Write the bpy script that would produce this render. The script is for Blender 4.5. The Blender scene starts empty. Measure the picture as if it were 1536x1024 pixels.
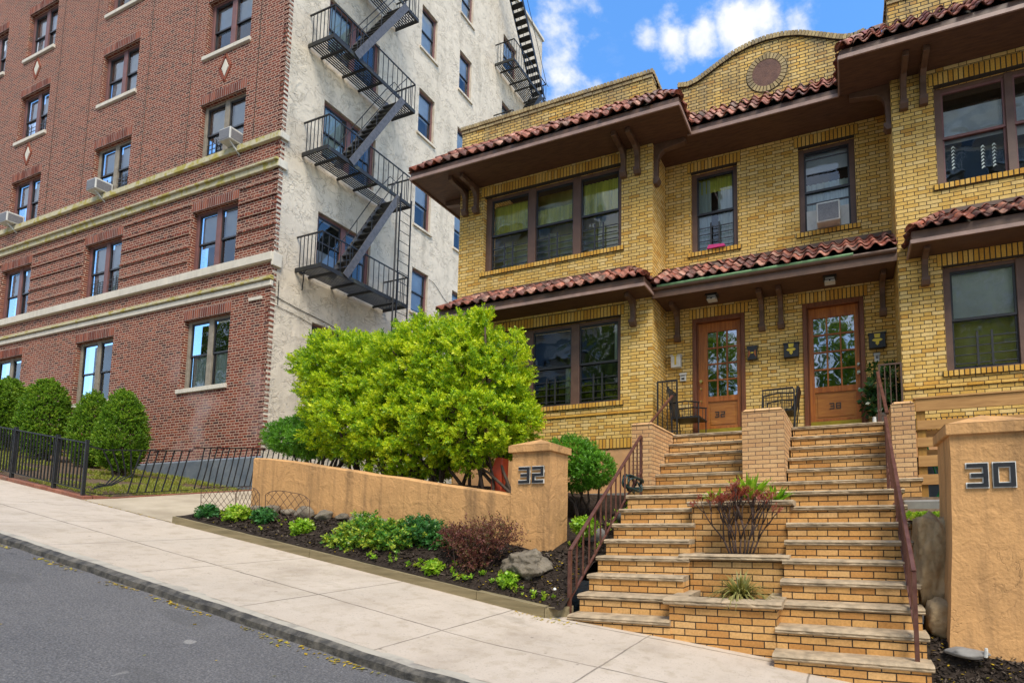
import bpy, bmesh, math, random
import numpy as np
from mathutils import Vector, Matrix, noise as mnoise
random.seed(7); np.random.seed(7)
S = bpy.context.scene
COL = S.collection
# ------------------------------------------------------------------ node helpers
class NT:
    def __init__(s, nt): s.nt = nt; s.n = nt.nodes; s.l = nt.links
    def new(s, t, **k):
        n = s.n.new(t)
        for a, b in k.items(): setattr(n, a, b)
        return n
    def put(s, sock, v):
        if v is None: return
        if hasattr(v, 'is_output') or isinstance(v, bpy.types.NodeSocket): s.l.new(v, sock)
        else:
            if sock.type == 'RGBA' and len(v) == 3: v = (*v, 1)
            sock.default_value = v
    def m(s, op, a, b=None, c=None, clamp=False):
        n = s.new('ShaderNodeMath', operation=op); n.use_clamp = clamp
        s.put(n.inputs[0], a); s.put(n.inputs[1], b)
        if c is not None: s.put(n.inputs[2], c)
        return n.outputs[0]
    def noise(s, vec, scale, detail=3, rough=.55, dist=0, out=0):
        n = s.new('ShaderNodeTexNoise'); s.put(n.inputs['Vector'], vec)
        n.inputs['Scale'].default_value = scale; n.inputs['Detail'].default_value = detail
        n.inputs['Roughness'].default_value = rough; n.inputs['Distortion'].default_value = dist
        return n.outputs[out]
    def ramp(s, fac, stops, interp='LINEAR'):
        n = s.new('ShaderNodeValToRGB'); e = n.color_ramp; e.interpolation = interp
        while len(e.elements) < len(stops): e.elements.new(.5)
        for el, (p, c) in zip(e.elements, stops):
            el.position = p; el.color = (*c, 1) if len(c) == 3 else c
        s.put(n.inputs[0], fac); return n.outputs[0]
    def mix(s, fac, a, b, mode='MIX'):
        n = s.new('ShaderNodeMix', data_type='RGBA', blend_type=mode)
        s.put(n.inputs[0], fac); s.put(n.inputs[6], a); s.put(n.inputs[7], b); return n.outputs[2]
    def rng(s, v, a, b, c=0., d=1., smooth=False):
        n = s.new('ShaderNodeMapRange'); n.interpolation_type = 'SMOOTHSTEP' if smooth else 'LINEAR'
        for i, x in enumerate((v, a, b, c, d)): s.put(n.inputs[i], x)
        return n.outputs[0]
    def bump(s, h, strength=.5, dist=.01, prev=None):
        n = s.new('ShaderNodeBump'); s.put(n.inputs['Height'], h)
        n.inputs['Strength'].default_value = strength; n.inputs['Distance'].default_value = dist
        if prev is not None: s.l.new(prev, n.inputs['Normal'])
        return n.outputs[0]
    def comb(s, x, y, z=0.):
        n = s.new('ShaderNodeCombineXYZ'); s.put(n.inputs[0], x); s.put(n.inputs[1], y); s.put(n.inputs[2], z); return n.outputs[0]
    def scale(s, vec, sx, sy, sz):
        n = s.new('ShaderNodeVectorMath', operation='MULTIPLY'); s.put(n.inputs[0], vec); n.inputs[1].default_value = (sx, sy, sz); return n.outputs[0]
def mat(name):
    m = bpy.data.materials.new(name); m.use_nodes = True
    t = NT(m.node_tree); b = t.n['Principled BSDF']; t.b = b
    t.pos = t.new('ShaderNodeNewGeometry').outputs['Position']
    return m, t
def fin(t, col=None, rough=None, nrm=None, metal=None, spec=None):
    b = t.b
    t.put(b.inputs['Base Color'], col)
    if rough is not None: t.put(b.inputs['Roughness'], rough)
    if nrm is not None: t.l.new(nrm, b.inputs['Normal'])
    if metal is not None: b.inputs['Metallic'].default_value = metal
    if spec is not None: b.inputs['Specular IOR Level'].default_value = spec
def brick(name, w, h, mort, cols, mcol, flem=False, grime=(.35, .32, .25), gs=.3, jit=0., bs=.9, eff=None, gth=(.55, .8)):
    m, t = mat(name)
    uv = t.new('ShaderNodeUVMap').outputs[0]
    sp = t.new('ShaderNodeSeparateXYZ'); t.l.new(uv, sp.inputs[0]); u, v = sp.outputs[0], sp.outputs[1]
    wob = t.noise(uv, 3., 1)
    v = t.m('ADD', v, t.m('MULTIPLY', wob, .008))
    vr = t.m('DIVIDE', v, h); row = t.m('FLOOR', vr); fv = t.m('FRACT', vr)
    P = w * 1.5 if flem else w
    wn = t.new('ShaderNodeTexWhiteNoise', noise_dimensions='1D'); t.l.new(row, wn.inputs['W'])
    off = t.m('MULTIPLY', t.m('MODULO', row, 2.), .5)
    off = t.m('ADD', off, t.m('MULTIPLY', wn.outputs[0], jit))
    a = t.m('ADD', t.m('DIVIDE', u, P), off); col = t.m('FLOOR', a); fu = t.m('FRACT', a)
    if flem:
        s = 2 / 3; isH = t.m('GREATER_THAN', fu, s)
        lu = t.m('MULTIPLY', t.m('SUBTRACT', fu, t.m('MULTIPLY', isH, s)), P)
        ln = t.m('SUBTRACT', s * P, t.m('MULTIPLY', isH, (2 * s - 1) * P))
        du = t.m('MINIMUM', lu, t.m('SUBTRACT', ln, lu))
        cid = t.m('ADD', t.m('MULTIPLY', col, 2.), isH)
    else:
        du = t.m('MULTIPLY', t.m('MINIMUM', fu, t.m('SUBTRACT', 1., fu)), P); cid = col
    dv = t.m('MULTIPLY', t.m('MINIMUM', fv, t.m('SUBTRACT', 1., fv)), h)
    d = t.m('MINIMUM', du, dv)
    d = t.m('ADD', d, t.m('MULTIPLY', t.m('SUBTRACT', t.noise(uv, 60., 2), .5), mort * .5))
    mask = t.rng(d, mort * .42, mort * .62, 0., 1., True)
    w2 = t.new('ShaderNodeTexWhiteNoise', noise_dimensions='3D'); t.l.new(t.comb(cid, row), w2.inputs['Vector'])
    c = t.ramp(w2.outputs[0], cols)
    c = t.mix(t.rng(t.noise(uv, 45., 4), .3, .75), c, t.mix(1., c, (.72, .7, .66, 1), 'MULTIPLY'))
    big = t.noise(uv, 1.1, 4, .6)
    c = t.mix(1., c, t.ramp(big, [(.3, (.8, .8, .8)), (.7, (1.08, 1.06, 1.03))]), 'MULTIPLY')
    g = t.rng(t.noise(t.scale(uv, 1., .35, 1.), 2.2, 5, .65), gth[0], gth[1])
    c = t.mix(t.m('MULTIPLY', g, gs), c, (*grime, 1))
    ws = t.rng(t.noise(t.scale(uv, 3.2, .16, 1.), 1.6, 5, .6), .54, .72)
    c = t.mix(t.m('MULTIPLY', ws, gs * .8), c, t.mix(1., c, (.55, .5, .45, 1), 'MULTIPLY'))
    if eff:
        ef = t.rng(t.noise(uv, .55, 5, .6), .5, .66); zz = t.rng(v, eff[1], eff[0], 1., 0.)
        c = t.mix(t.m('MULTIPLY', t.m('MULTIPLY', ef, zz), .55), c, (.42, .36, .37, 1))
    c = t.mix(mask, (*mcol, 1), c)
    hgt = t.m('ADD', mask, t.m('MULTIPLY', t.noise(uv, 70., 3), .25))
    hgt = t.m('ADD', hgt, t.m('MULTIPLY', w2.outputs[0], .35))
    fin(t, c, .85, t.bump(hgt, bs, .006))
    t.b.inputs['Specular IOR Level'].default_value = .25
    return m
def unit_brick(name, cols, grime=.3):
    m, t = mat(name)
    r = t.new('ShaderNodeNewGeometry').outputs['Random Per Island']
    c = t.ramp(r, cols)
    n = t.noise(t.pos, 45., 4)
    c = t.mix(t.rng(n, .3, .75), c, t.mix(1., c, (.72, .7, .66, 1), 'MULTIPLY'))
    c = t.mix(t.m('MULTIPLY', t.rng(t.noise(t.pos, 3., 4), .5, .75), grime), c, (.2, .18, .14, 1))
    fin(t, c, .85, t.bump(n, .4, .005), spec=.25); return m
def simple(name, c1, c2, sc=8., rough=.6, bs=.3, bd=.005, metal=0., spec=.5, detail=4, stretch=None, lo=.35, hi=.7):
    m, t = mat(name)
    p = t.pos if not stretch else t.scale(t.pos, *stretch)
    n = t.noise(p, sc, detail, .6)
    c = t.mix(t.rng(n, lo, hi), (*c1, 1), (*c2, 1))
    n2 = t.noise(p, sc * 9, 3)
    fin(t, c, rough, t.bump(t.m('ADD', n, t.m('MULTIPLY', n2, .4)), bs, bd) if bs else None, metal, spec); return m
def stucco(name, base, dark, relief=1., dirt=.5, seed=0., swirl=True, moss=None):
    m, t = mat(name)
    p = t.new('ShaderNodeVectorMath', operation='ADD'); t.l.new(t.pos, p.inputs[0]); p.inputs[1].default_value = (seed,) * 3; p = p.outputs[0]
    n1 = t.noise(p, 2.6, 5, .6, 1.2)
    v = t.new('ShaderNodeTexNoise'); v.noise_type = 'RIDGED_MULTIFRACTAL' if swirl else 'FBM'
    t.l.new(t.scale(p, 1., 1., .8), v.inputs['Vector']); v.inputs['Scale'].default_value = 3.6 if swirl else 7.; v.inputs['Detail'].default_value = 2.5; v.inputs['Distortion'].default_value = 1.1
    fine = t.noise(p, 40., 4)
    if swirl:
        gn = t.noise(t.scale(p, 1., 1., 1.5), 3.3, 2.5, .5, 1.6); gm = t.rng(t.noise(p, 2.7, 2, .5), .44, .56)
        gr = t.m('MULTIPLY', t.rng(t.m('ABSOLUTE', t.m('SUBTRACT', gn, .5)), .0, .022, 1., 0.), gm)
        gn2 = t.noise(t.scale(p, 1.3, 1.3, 1.), 6.5, 2, .5, 1.); gr2 = t.m('MULTIPLY', t.rng(t.m('ABSOLUTE', t.m('SUBTRACT', gn2, .46)), .0, .03, 1., 0.), t.rng(t.noise(p, 4.1, 2), .5, .58))
        gr = t.m('MAXIMUM', gr, t.m('MULTIPLY', gr2, .7))
    else: gr = t.m('MULTIPLY', t.rng(t.m('ABSOLUTE', t.m('SUBTRACT', t.noise(p, 1.9, 4, .6, 1.5), .5)), .0, .008, 1., 0.), t.rng(t.noise(p, 1.7, 2), .5, .6))
    c = t.mix(t.rng(n1, .3, .7), (*base, 1), tuple(x * .86 for x in base) + (1,))
    st = t.noise(t.scale(p, 1.6, 1.6, .22), 1.3, 6, .7)
    c = t.mix(t.m('MULTIPLY', t.rng(st, .52, .75), dirt), c, (*dark, 1))
    c = t.mix(t.m('MULTIPLY', t.rng(t.noise(p, .5, 4, .6), .5, .7), dirt * .5), c, (*dark, 1))
    if moss: c = t.mix(t.rng(t.noise(p, 5., 5), .5, .62), c, (*moss, 1))
    if not swirl:
        st2 = t.rng(t.noise(t.scale(p, 7., 7., .35), 1., 4, .6), .53, .68); c = t.mix(t.m('MULTIPLY', st2, .4), c, (*dark, 1))
        c = t.mix(t.m('MULTIPLY', t.rng(t.noise(p, 9., 5, .7), .6, .72), .3), c, tuple(min(1, x * 1.35) for x in base) + (1,))
    c = t.mix(t.m('MULTIPLY', gr, (.13 if swirl else .03)), c, (*dark, 1))
    h = t.m('SUBTRACT', t.m('ADD', t.m('MULTIPLY', v.outputs[0], .5), t.m('MULTIPLY', fine, .2)), t.m('MULTIPLY', gr, .4 if swirl else .12))
    fin(t, c, .9, t.bump(h, relief, .035), spec=.2); return m
def leafmat(name, stops, trans=.35, rough=.45, tipc=None):
    m, t = mat(name)
    r = t.new('ShaderNodeNewGeometry').outputs['Random Per Island']
    at = t.new('ShaderNodeAttribute'); at.attribute_name = 'clump'
    k = t.m('ADD', t.m('MULTIPLY', r, .45), t.m('MULTIPLY', at.outputs['Fac'], .55))
    c = t.ramp(k, stops)
    fin(t, c, rough, spec=.35)
    tr = t.new('ShaderNodeBsdfTranslucent'); t.put(tr.inputs[0], t.mix(1., c, (1.25, 1.2, .6, 1), 'MULTIPLY'))
    mx = t.new('ShaderNodeMixShader'); mx.inputs[0].default_value = trans
    t.l.new(t.b.outputs[0], mx.inputs[1]); t.l.new(tr.outputs[0], mx.inputs[2])
    t.l.new(mx.outputs[0], t.n['Material Output'].inputs[0]); return m
def glass(name, tint=(.9, .93, .93), ior=1.52, wave=.25, add=.05):
    m, t = mat(name)
    n = t.noise(t.pos, 2.2, 1.5, .5)
    nr = t.bump(n, wave, .02)
    fr = t.new('ShaderNodeFresnel'); fr.inputs[0].default_value = ior; t.l.new(nr, fr.inputs[1])
    gl = t.new('ShaderNodeBsdfGlossy'); gl.inputs['Roughness'].default_value = .02; t.l.new(nr, gl.inputs['Normal']); gl.inputs[0].default_value = (.95, .97, 1, 1)
    tr = t.new('ShaderNodeBsdfTransparent'); tr.inputs[0].default_value = (*tint, 1)
    mx = t.new('ShaderNodeMixShader'); t.l.new(t.m('ADD', fr.outputs[0], add), mx.inputs[0])
    t.l.new(tr.outputs[0], mx.inputs[1]); t.l.new(gl.outputs[0], mx.inputs[2]); t.l.new(mx.outputs[0], t.n['Material Output'].inputs[0])
    return m
# ------------------------------------------------------------------ materials
YC = [(0, (.66, .35, .07)), (.08, (.74, .45, .105)), (.3, (.80, .52, .145)), (.6, (.84, .57, .18)), (.88, (.87, .64, .27)), (1, (.76, .47, .11))]
M = {}
M['ybrick'] = brick('yellow brick', .215, .0625, .0098, YC, (.065, .043, .024), flem=True, gs=.4, grime=(.27, .2, .1))
M['yparapet'] = brick('weathered yellow brick', .215, .0625, .0135, YC, (.045, .038, .028), flem=True, gs=.65, grime=(.2, .17, .12), gth=(.42, .68))
M['ysoldier'] = unit_brick('yellow brick on end', [(0, (.60, .29, .04)), (.5, (.72, .41, .07)), (1, (.78, .49, .13))], .1)
M['ycoping'] = unit_brick('weathered coping brick', [(0, (.30, .22, .11)), (.5, (.42, .32, .17)), (1, (.52, .40, .2))], .6)
M['mortar'] = simple('dark mortar', (.05, .04, .028), (.03, .025, .018), 20, .95)
OC = [(0, (.56, .27, .08)), (.3, (.68, .36, .12)), (.6, (.74, .42, .15)), (.85, (.77, .47, .2)), (1, (.62, .32, .10))]
M['obrick'] = brick('orange step brick', .215, .0655, .010, OC, (.05, .032, .02), gs=.25, grime=(.3, .2, .12))
M['opier'] = brick('pale orange pier brick', .2, .0595, .009, [(0, (.62, .35, .165)), (.5, (.70, .43, .21)), (1, (.74, .48, .25))], (.17, .11, .075), gs=.15, grime=(.4, .26, .16))
RC = [(0, (.055, .014, .011)), (.15, (.13, .026, .016)), (.5, (.21, .042, .022)), (.75, (.26, .056, .026)), (.9, (.30, .085, .045)), (1, (.065, .018, .016))]
M['rbrick'] = brick('red brick', .205, .067, .0165, RC, (.50, .35, .26), flem=True, gs=.2, grime=(.2, .12, .1), jit=.12, eff=(5.4, 2.2), bs=1.)
M['rsoldier'] = unit_brick('dark red brick on end', [(0, (.12, .028, .018)), (.6, (.25, .062, .034)), (1, (.33, .10, .055))], .3)
M['rmortar'] = simple('pale mortar', (.36, .28, .24), (.26, .2, .18), 20, .95)
M['cream'] = stucco('cream swirl stucco', (.72, .63, .50), (.28, .245, .19), 1., .6)
M['tan'] = stucco('tan stucco', (.60, .335, .14), (.17, .105, .055), .9, 1., 3., swirl=False)
M['basement'] = stucco('orange basement stucco', (.66, .37, .17), (.4, .25, .14), .4, .4, 5., swirl=False)
M['band'] = stucco('mossy cream stone', (.58, .53, .36), (.34, .30, .12), .25, .55, 9., swirl=False, moss=(.42, .36, .10))
M['bandp'] = stucco('cream stone', (.68, .63, .53), (.42, .39, .33), .2, .5, 12., swirl=False)
M['greybase'] = simple('grey painted base', (.10, .125, .155), (.17, .19, .21), 3, .7, .4)
M['slab'] = simple('bluestone slab', (.47, .36, .235), (.23, .18, .12), 9, .85, .8, .012, spec=.2, detail=7)
M['walk'] = None
M['soffit'] = simple('brown stained boards', (.115, .055, .030), (.065, .030, .018), 5, .6, .3, stretch=(1, 6, 1))
M['trim'] = simple('brown painted trim', (.13, .068, .040), (.08, .042, .026), 6, .5, .25)
M['trimhi'] = simple('lighter brown trim', (.34, .22, .18), (.24, .155, .125), 6, .5, .2)
M['winbrown'] = simple('brown window casing', (.14, .075, .05), (.10, .052, .036), 6, .5, .1)
M['winmaroon'] = simple('maroon window casing', (.20, .085, .075), (.14, .065, .06), 6, .55, .15)
M['wingrey'] = simple('weathered window casing', (.30, .26, .20), (.2, .17, .13), 7, .7, .3)
M['dark'] = simple('black sash', (.022, .022, .026), (.035, .033, .035), 10, .4, .1)
M['iron'] = simple('black iron', (.007, .007, .008), (.016, .015, .014), 12, .5, .3, metal=.0)
M['irongrey'] = simple('grey painted iron', (.06, .058, .062), (.12, .115, .12), 12, .55, .3)
M['feiron'] = simple('fire escape iron', (.012, .012, .012), (.09, .09, .045), 6, .6, .3, lo=.55, hi=.75)
M['rail'] = simple('brown painted rail', (.075, .024, .015), (.13, .055, .038), 14, .38, .2)
M['glass'] = glass('window glass')
M['glassup'] = glass('upper glass', (.95, .96, .93), ior=1.58)
M['doorglass'] = glass('door glass', (.4, .42, .4), 2.6, .25, .15)
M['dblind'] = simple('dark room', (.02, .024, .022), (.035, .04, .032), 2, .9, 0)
M['olive'] = simple('olive screen', (.34, .34, .09), (.52, .50, .18), 2, .9, 0, stretch=(3, 1, .5))
M['blind'] = simple('white blind', (.62, .64, .66), (.5, .53, .57), 3, .7, 0)
M['bluecurt'] = simple('pale curtain', (.62, .68, .62), (.38, .45, .42), 3, .8, 0, stretch=(9, 1, .3))
M['grncurt'] = simple('green curtain', (.80, .76, .13), (.50, .50, .09), 3, .8, 0, stretch=(9, 1, .3))
M['brasskick'] = simple('brass plate', (.42, .30, .03), (.30, .22, .03), 7, .35, .1, metal=.7)
M['brass'] = simple('polished brass', (.75, .55, .18), (.6, .42, .12), 7, .25, 0, metal=1.)
M['nickel'] = simple('nickel', (.7, .68, .62), (.6, .58, .5), 7, .25, 0, metal=1.)
M['black'] = simple('black paint', (.014, .014, .016), (.02, .02, .022), 10, .4, 0)
M['whiteo'] = simple('white outline', (.8, .78, .72), (.5, .48, .44), 10, .5, 0)
M['white'] = simple('white plastic', (.62, .62, .58), (.5, .5, .47), 10, .4, 0)
M['acgrill'] = simple('grey grille', (.2, .2, .21), (.12, .12, .13), 50, .6, .6)
M['gold'] = simple('gold emblem', (.7, .5, .06), (.6, .42, .05), 20, .35, 0, metal=.5)
M['copper'] = simple('green copper', (.20, .36, .17), (.12, .22, .10), 10, .7, .3)
M['wood'] = None
M['rock'] = simple('grey brown rock', (.24, .205, .155), (.10, .085, .065), 4, .9, 1., .03, detail=8, spec=.2)
M['boulder'] = simple('tan boulder', (.52, .37, .21), (.22, .16, .09), 2.2, .9, 1., .03, detail=8, spec=.2)
M['block'] = simple('grey block', (.24, .23, .21), (.17, .16, .15), 6, .9, .6, .01)
M['mulch'] = simple('dark mulch', (.022, .016, .012), (.06, .045, .036), 22, .95, 1., .03, detail=8, spec=.1)
M['chips'] = leafmat('mulch chips', [(0, (.02, .014, .01)), (.6, (.05, .035, .025)), (.9, (.11, .085, .065)), (1, (.2, .17, .13))], 0., .9)
M['soil'] = simple('brown soil', (.10, .068, .042), (.17, .12, .08), 14, .95, 1., .02, detail=8, spec=.1)
M['litter'] = leafmat('yellow fallen leaves', [(0, (.35, .2, .02)), (.5, (.55, .38, .03)), (1, (.3, .34, .04))], .2)
M['timber'] = simple('weathered timber', (.26, .205, .11), (.15, .12, .06), 4, .9, .7, .01, stretch=(.5, 6, 6))
M['redbrickedge'] = unit_brick('red edging brick', [(0, (.2, .07, .045)), (1, (.34, .14, .09))], .4)
M['bark'] = simple('brown bark', (.10, .065, .045), (.05, .035, .025), 8, .9, 1., .02)
M['twig'] = simple('dark twig', (.07, .04, .03), (.035, .022, .018), 12, .9, .5)
M['rust'] = simple('rusty wire', (.10, .055, .035), (.06, .04, .03), 20, .8, .2)
M['hedge'] = leafmat('yew leaves', [(0, (.04, .12, .01)), (.22, (.12, .27, .012)), (.45, (.34, .52, .015)), (.7, (.62, .72, .022)), (1, (.86, .84, .06))], .36)
M['dkbush'] = leafmat('dark bush leaves', [(0, (.04, .13, .012)), (.5, (.10, .28, .015)), (1, (.22, .45, .03))], .3)
M['arb'] = leafmat('arborvitae leaves', [(0, (.03, .08, .015)), (.3, (.10, .22, .02)), (.6, (.2, .36, .03)), (.85, (.36, .48, .05)), (1, (.42, .32, .12))], .3)
M['euon'] = leafmat('variegated shrub leaves', [(0, (.04, .14, .02)), (.4, (.09, .25, .03)), (.65, (.3, .42, .04)), (1, (.62, .60, .07))], .3, .35)
M['euond'] = leafmat('deep green shrub leaves', [(0, (.025, .1, .03)), (.7, (.06, .2, .04)), (1, (.2, .36, .05))], .3, .35)
M['barb'] = leafmat('maroon shrub leaves', [(0, (.07, .05, .025)), (.3, (.11, .035, .03)), (.55, (.2, .07, .055)), (.8, (.12, .12, .03)), (1, (.3, .12, .09))], .3)
M['redtw'] = leafmat('red young leaves', [(0, (.2, .04, .03)), (.5, (.34, .09, .07)), (1, (.42, .18, .12))], .35)
M['bright'] = leafmat('bright plant leaves', [(0, (.12, .32, .02)), (.5, (.3, .5, .03)), (1, (.62, .62, .12))], .4, .35)
M['cream_leaf'] = leafmat('cream edged leaves', [(0, (.2, .42, .03)), (.45, (.42, .55, .06)), (.8, (.75, .72, .2)), (1, (.85, .82, .4))], .4, .35)
M['tuft'] = leafmat('dry striped grass', [(0, (.14, .16, .04)), (.5, (.38, .33, .12)), (1, (.55, .46, .24))], .3)
M['house_leaf'] = leafmat('dark glossy leaves', [(0, (.015, .045, .012)), (.7, (.03, .09, .02)), (1, (.12, .09, .04))], .2, .25)
M['treeleaf'] = leafmat('street tree leaves', [(0, (.06, .14, .01)), (.5, (.16, .27, .02)), (1, (.34, .42, .04))], .45)
M['grass'] = leafmat('lawn grass', [(0, (.14, .18, .03)), (.5, (.30, .34, .05)), (1, (.48, .42, .14))], .4)
M['teal'] = simple('teal hose', (.01, .035, .035), (.01, .03, .03), 20, .4, 0)
M['greenhose'] = simple('green hose', (.01, .25, .07), (.01, .2, .06), 20, .4, 0)
M['pink'] = simple('pink plastic', (.6, .03, .2), (.5, .03, .16), 20, .5, 0)
M['redplastic'] = simple('red plastic', (.55, .07, .02), (.45, .05, .02), 10, .5, 0)
M['disc'] = simple('brown stone disc', (.17, .085, .06), (.10, .05, .04), 7, .85, .8, .01)
M['bwhite'] = simple('white balcony', (.75, .76, .76), (.65, .66, .67), 3, .7, 0)
M['bwin'] = simple('blue grey glazing', (.09, .14, .2), (.16, .2, .25), 1, .3, 0)
def mk_tile():
    m, t = mat('terracotta tile')
    r = t.new('ShaderNodeNewGeometry').outputs['Random Per Island']
    c = t.ramp(r, [(0, (.10, .03, .025)), (.25, (.22, .055, .035)), (.5, (.33, .09, .05)), (.75, (.42, .14, .085)), (.9, (.48, .24, .17)), (1, (.07, .045, .04))])
    n = t.noise(t.pos, 7., 6, .65)
    c = t.mix(t.rng(n, .46, .66), c, (.075, .055, .045, 1))
    c = t.mix(t.rng(t.noise(t.pos, 17., 4), .62, .75), c, (.42, .27, .22, 1))
    fin(t, c, t.rng(n, .4, .6, .45, .85), t.bump(t.noise(t.pos, 50., 3), .5, .005), spec=.4); return m
M['tile'] = mk_tile()
def mk_walk():
    m, t = mat('pale sidewalk concrete')
    sp = t.new('ShaderNodeSeparateXYZ'); t.l.new(t.pos, sp.inputs[0]); x, y = sp.outputs[0], sp.outputs[1]
    n = t.noise(t.pos, 1.3, 6, .62); f = t.noise(t.pos, 60., 4); st = t.noise(t.pos, 7., 5, .6)
    c = t.ramp(n, [(.25, (.37, .305, .24)), (.45, (.48, .405, .325)), (.75, (.55, .47, .385))])
    c = t.mix(t.m('MULTIPLY', t.rng(st, .5, .68), .45), c, (.33, .265, .185, 1))
    c = t.mix(t.m('MULTIPLY', t.rng(t.noise(t.pos, .55, 3), .48, .62), .12), c, (.30, .28, .25, 1))
    c = t.mix(t.m('MULTIPLY', t.rng(f, .58, .7), .5), c, (.24, .21, .18, 1))
    ck = t.new('ShaderNodeTexVoronoi'); ck.feature = 'DISTANCE_TO_EDGE'; t.l.new(t.noise(t.pos, 1.2, 4, .6, 0, 1), ck.inputs[0]); ck.inputs['Scale'].default_value = 3.2
    ckl = t.m('MULTIPLY', t.rng(ck.outputs[0], .0, .006, 1., 0.), t.rng(t.noise(t.pos, .45, 2), .55, .6))
    c = t.mix(t.m('MULTIPLY', ckl, .6), c, (.14, .12, .1, 1))
    c = t.mix(t.m('MULTIPLY', t.rng(t.noise(t.scale(t.pos, .5, 1.6, 1.), 2.1, 6, .7), .58, .7), .35), c, (.27, .235, .19, 1))
    vo = t.new('ShaderNodeTexVoronoi'); t.l.new(t.pos, vo.inputs[0]); vo.inputs['Scale'].default_value = 2.3
    c = t.mix(t.m('MULTIPLY', t.rng(vo.outputs[0], .02, .045, 1., 0.), .7), c, (.15, .12, .09, 1))
    wx = t.m('MULTIPLY', t.m('SUBTRACT', t.noise(t.pos, 4., 3), .5), .03)
    def line(co, pos_, wd): return t.rng(t.m('ABSOLUTE', t.m('SUBTRACT', t.m('ADD', co, wx), pos_)), wd * .5, wd, 1., 0.)
    j = line(y, 3.6, .011)
    fx = t.m('FRACT', t.m('DIVIDE', t.m('ADD', t.m('ADD', x, wx), 100.85), 1.5))
    j = t.m('MAXIMUM', j, t.rng(t.m('MINIMUM', fx, t.m('SUBTRACT', 1., fx)), .003, .0075, 1., 0.))
    j = t.m('MAXIMUM', j, line(y, 4.6, .014)); j = t.m('MULTIPLY', j, t.rng(t.noise(t.pos, 2.5, 3), .3, .6, .45, 1.))
    c = t.mix(t.m('MULTIPLY', j, .8), c, (.13, .11, .085, 1))
    fin(t, c, .88, t.bump(t.m('ADD', t.m('MULTIPLY', f, .4), t.m('SUBTRACT', n, t.m('MULTIPLY', j, 1.2))), .5, .008), spec=.25); return m
M['walk'] = mk_walk()
def mk_road():
    m, t = mat('asphalt')
    f = t.noise(t.pos, 85., 5, .7); n = t.noise(t.pos, 1.1, 5, .6)
    vo = t.new('ShaderNodeTexVoronoi'); t.l.new(t.pos, vo.inputs[0]); vo.inputs['Scale'].default_value = 75
    c = t.ramp(f, [(.3, (.07, .069, .072)), (.5, (.128, .125, .127)), (.7, (.25, .24, .235))])
    c = t.mix(1., c, t.ramp(n, [(.3, (.85, .85, .86)), (.7, (1.12, 1.1, 1.08))]), 'MULTIPLY')
    c = t.mix(t.m('MULTIPLY', t.rng(t.noise(t.scale(t.pos, 3., 3., 3.), 1.5, 2), .71, .75), .5), c, (.4, .38, .35, 1))
    pt = t.rng(t.noise(t.scale(t.pos, .35, 1., 1.), 1.1, 2, .5), .56, .575); c = t.mix(t.m('MULTIPLY', pt, .35), c, (.09, .087, .085, 1))
    ck = t.new('ShaderNodeTexVoronoi'); ck.feature = 'DISTANCE_TO_EDGE'; t.l.new(t.noise(t.pos, .8, 4, .6, 0, 1), ck.inputs[0]); ck.inputs['Scale'].default_value = 3.
    c = t.mix(t.m('MULTIPLY', t.rng(ck.outputs[0], .0, .007, 1., 0.), t.m('MULTIPLY', t.rng(t.noise(t.pos, .4, 2), .48, .55), .75)), c, (.035, .033, .032, 1))
    c = t.mix(t.m('MULTIPLY', t.rng(t.noise(t.pos, 1.9, 3), .66, .75), .5), c, (.06, .058, .056, 1))
    cr = t.new('ShaderNodeTexVoronoi'); cr.feature = 'DISTANCE_TO_EDGE'; t.l.new(t.pos, cr.inputs[0]); cr.inputs['Scale'].default_value = .5
    fin(t, c, .9, t.bump(t.m('ADD', f, t.m('MULTIPLY', vo.outputs[0], .8)), .9, .008), spec=.25); return m
M['road'] = mk_road()
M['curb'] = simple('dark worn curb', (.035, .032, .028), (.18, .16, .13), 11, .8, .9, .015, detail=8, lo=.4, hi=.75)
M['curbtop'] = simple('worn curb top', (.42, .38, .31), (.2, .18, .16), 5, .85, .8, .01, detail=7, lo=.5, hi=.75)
M['drive'] = simple('buff driveway concrete', (.46, .385, .28), (.32, .26, .18), 2, .9, .5, .008, detail=7)
def mk_wood(name, c1, c2, ax, rough=.35, sc=3.):
    m, t = mat(name)
    s = {'x': (1, 9, 9), 'z': (9, 9, .8)}[ax]
    p = t.scale(t.pos, *s); n = t.noise(p, sc, 6, .6, .4); b = t.noise(t.pos, 1.7, 3)
    c = t.mix(t.rng(n, .35, .68), (*c1, 1), (*c2, 1)); c = t.mix(t.m('MULTIPLY', t.rng(b, .4, .7), .4), c, (*c2, 1))
    fin(t, c, rough, t.bump(n, .2, .004), spec=.45); return m
M['door'] = mk_wood('varnished oak', (.44, .145, .022), (.22, .055, .01), 'z')
M['panel'] = mk_wood('varnished panel', (.42, .17, .03), (.25, .08, .014), 'x')
M['dframe'] = mk_wood('dark door frame', (.20, .065, .022), (.10, .03, .012), 'z', .45)
M['fencewood'] = mk_wood('new fence pine', (.50, .27, .09), (.33, .165, .05), 'x', .75)
M['fencepost'] = mk_wood('yellow pine post', (.36, .19, .035), (.24, .12, .02), 'z', .75)
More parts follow.
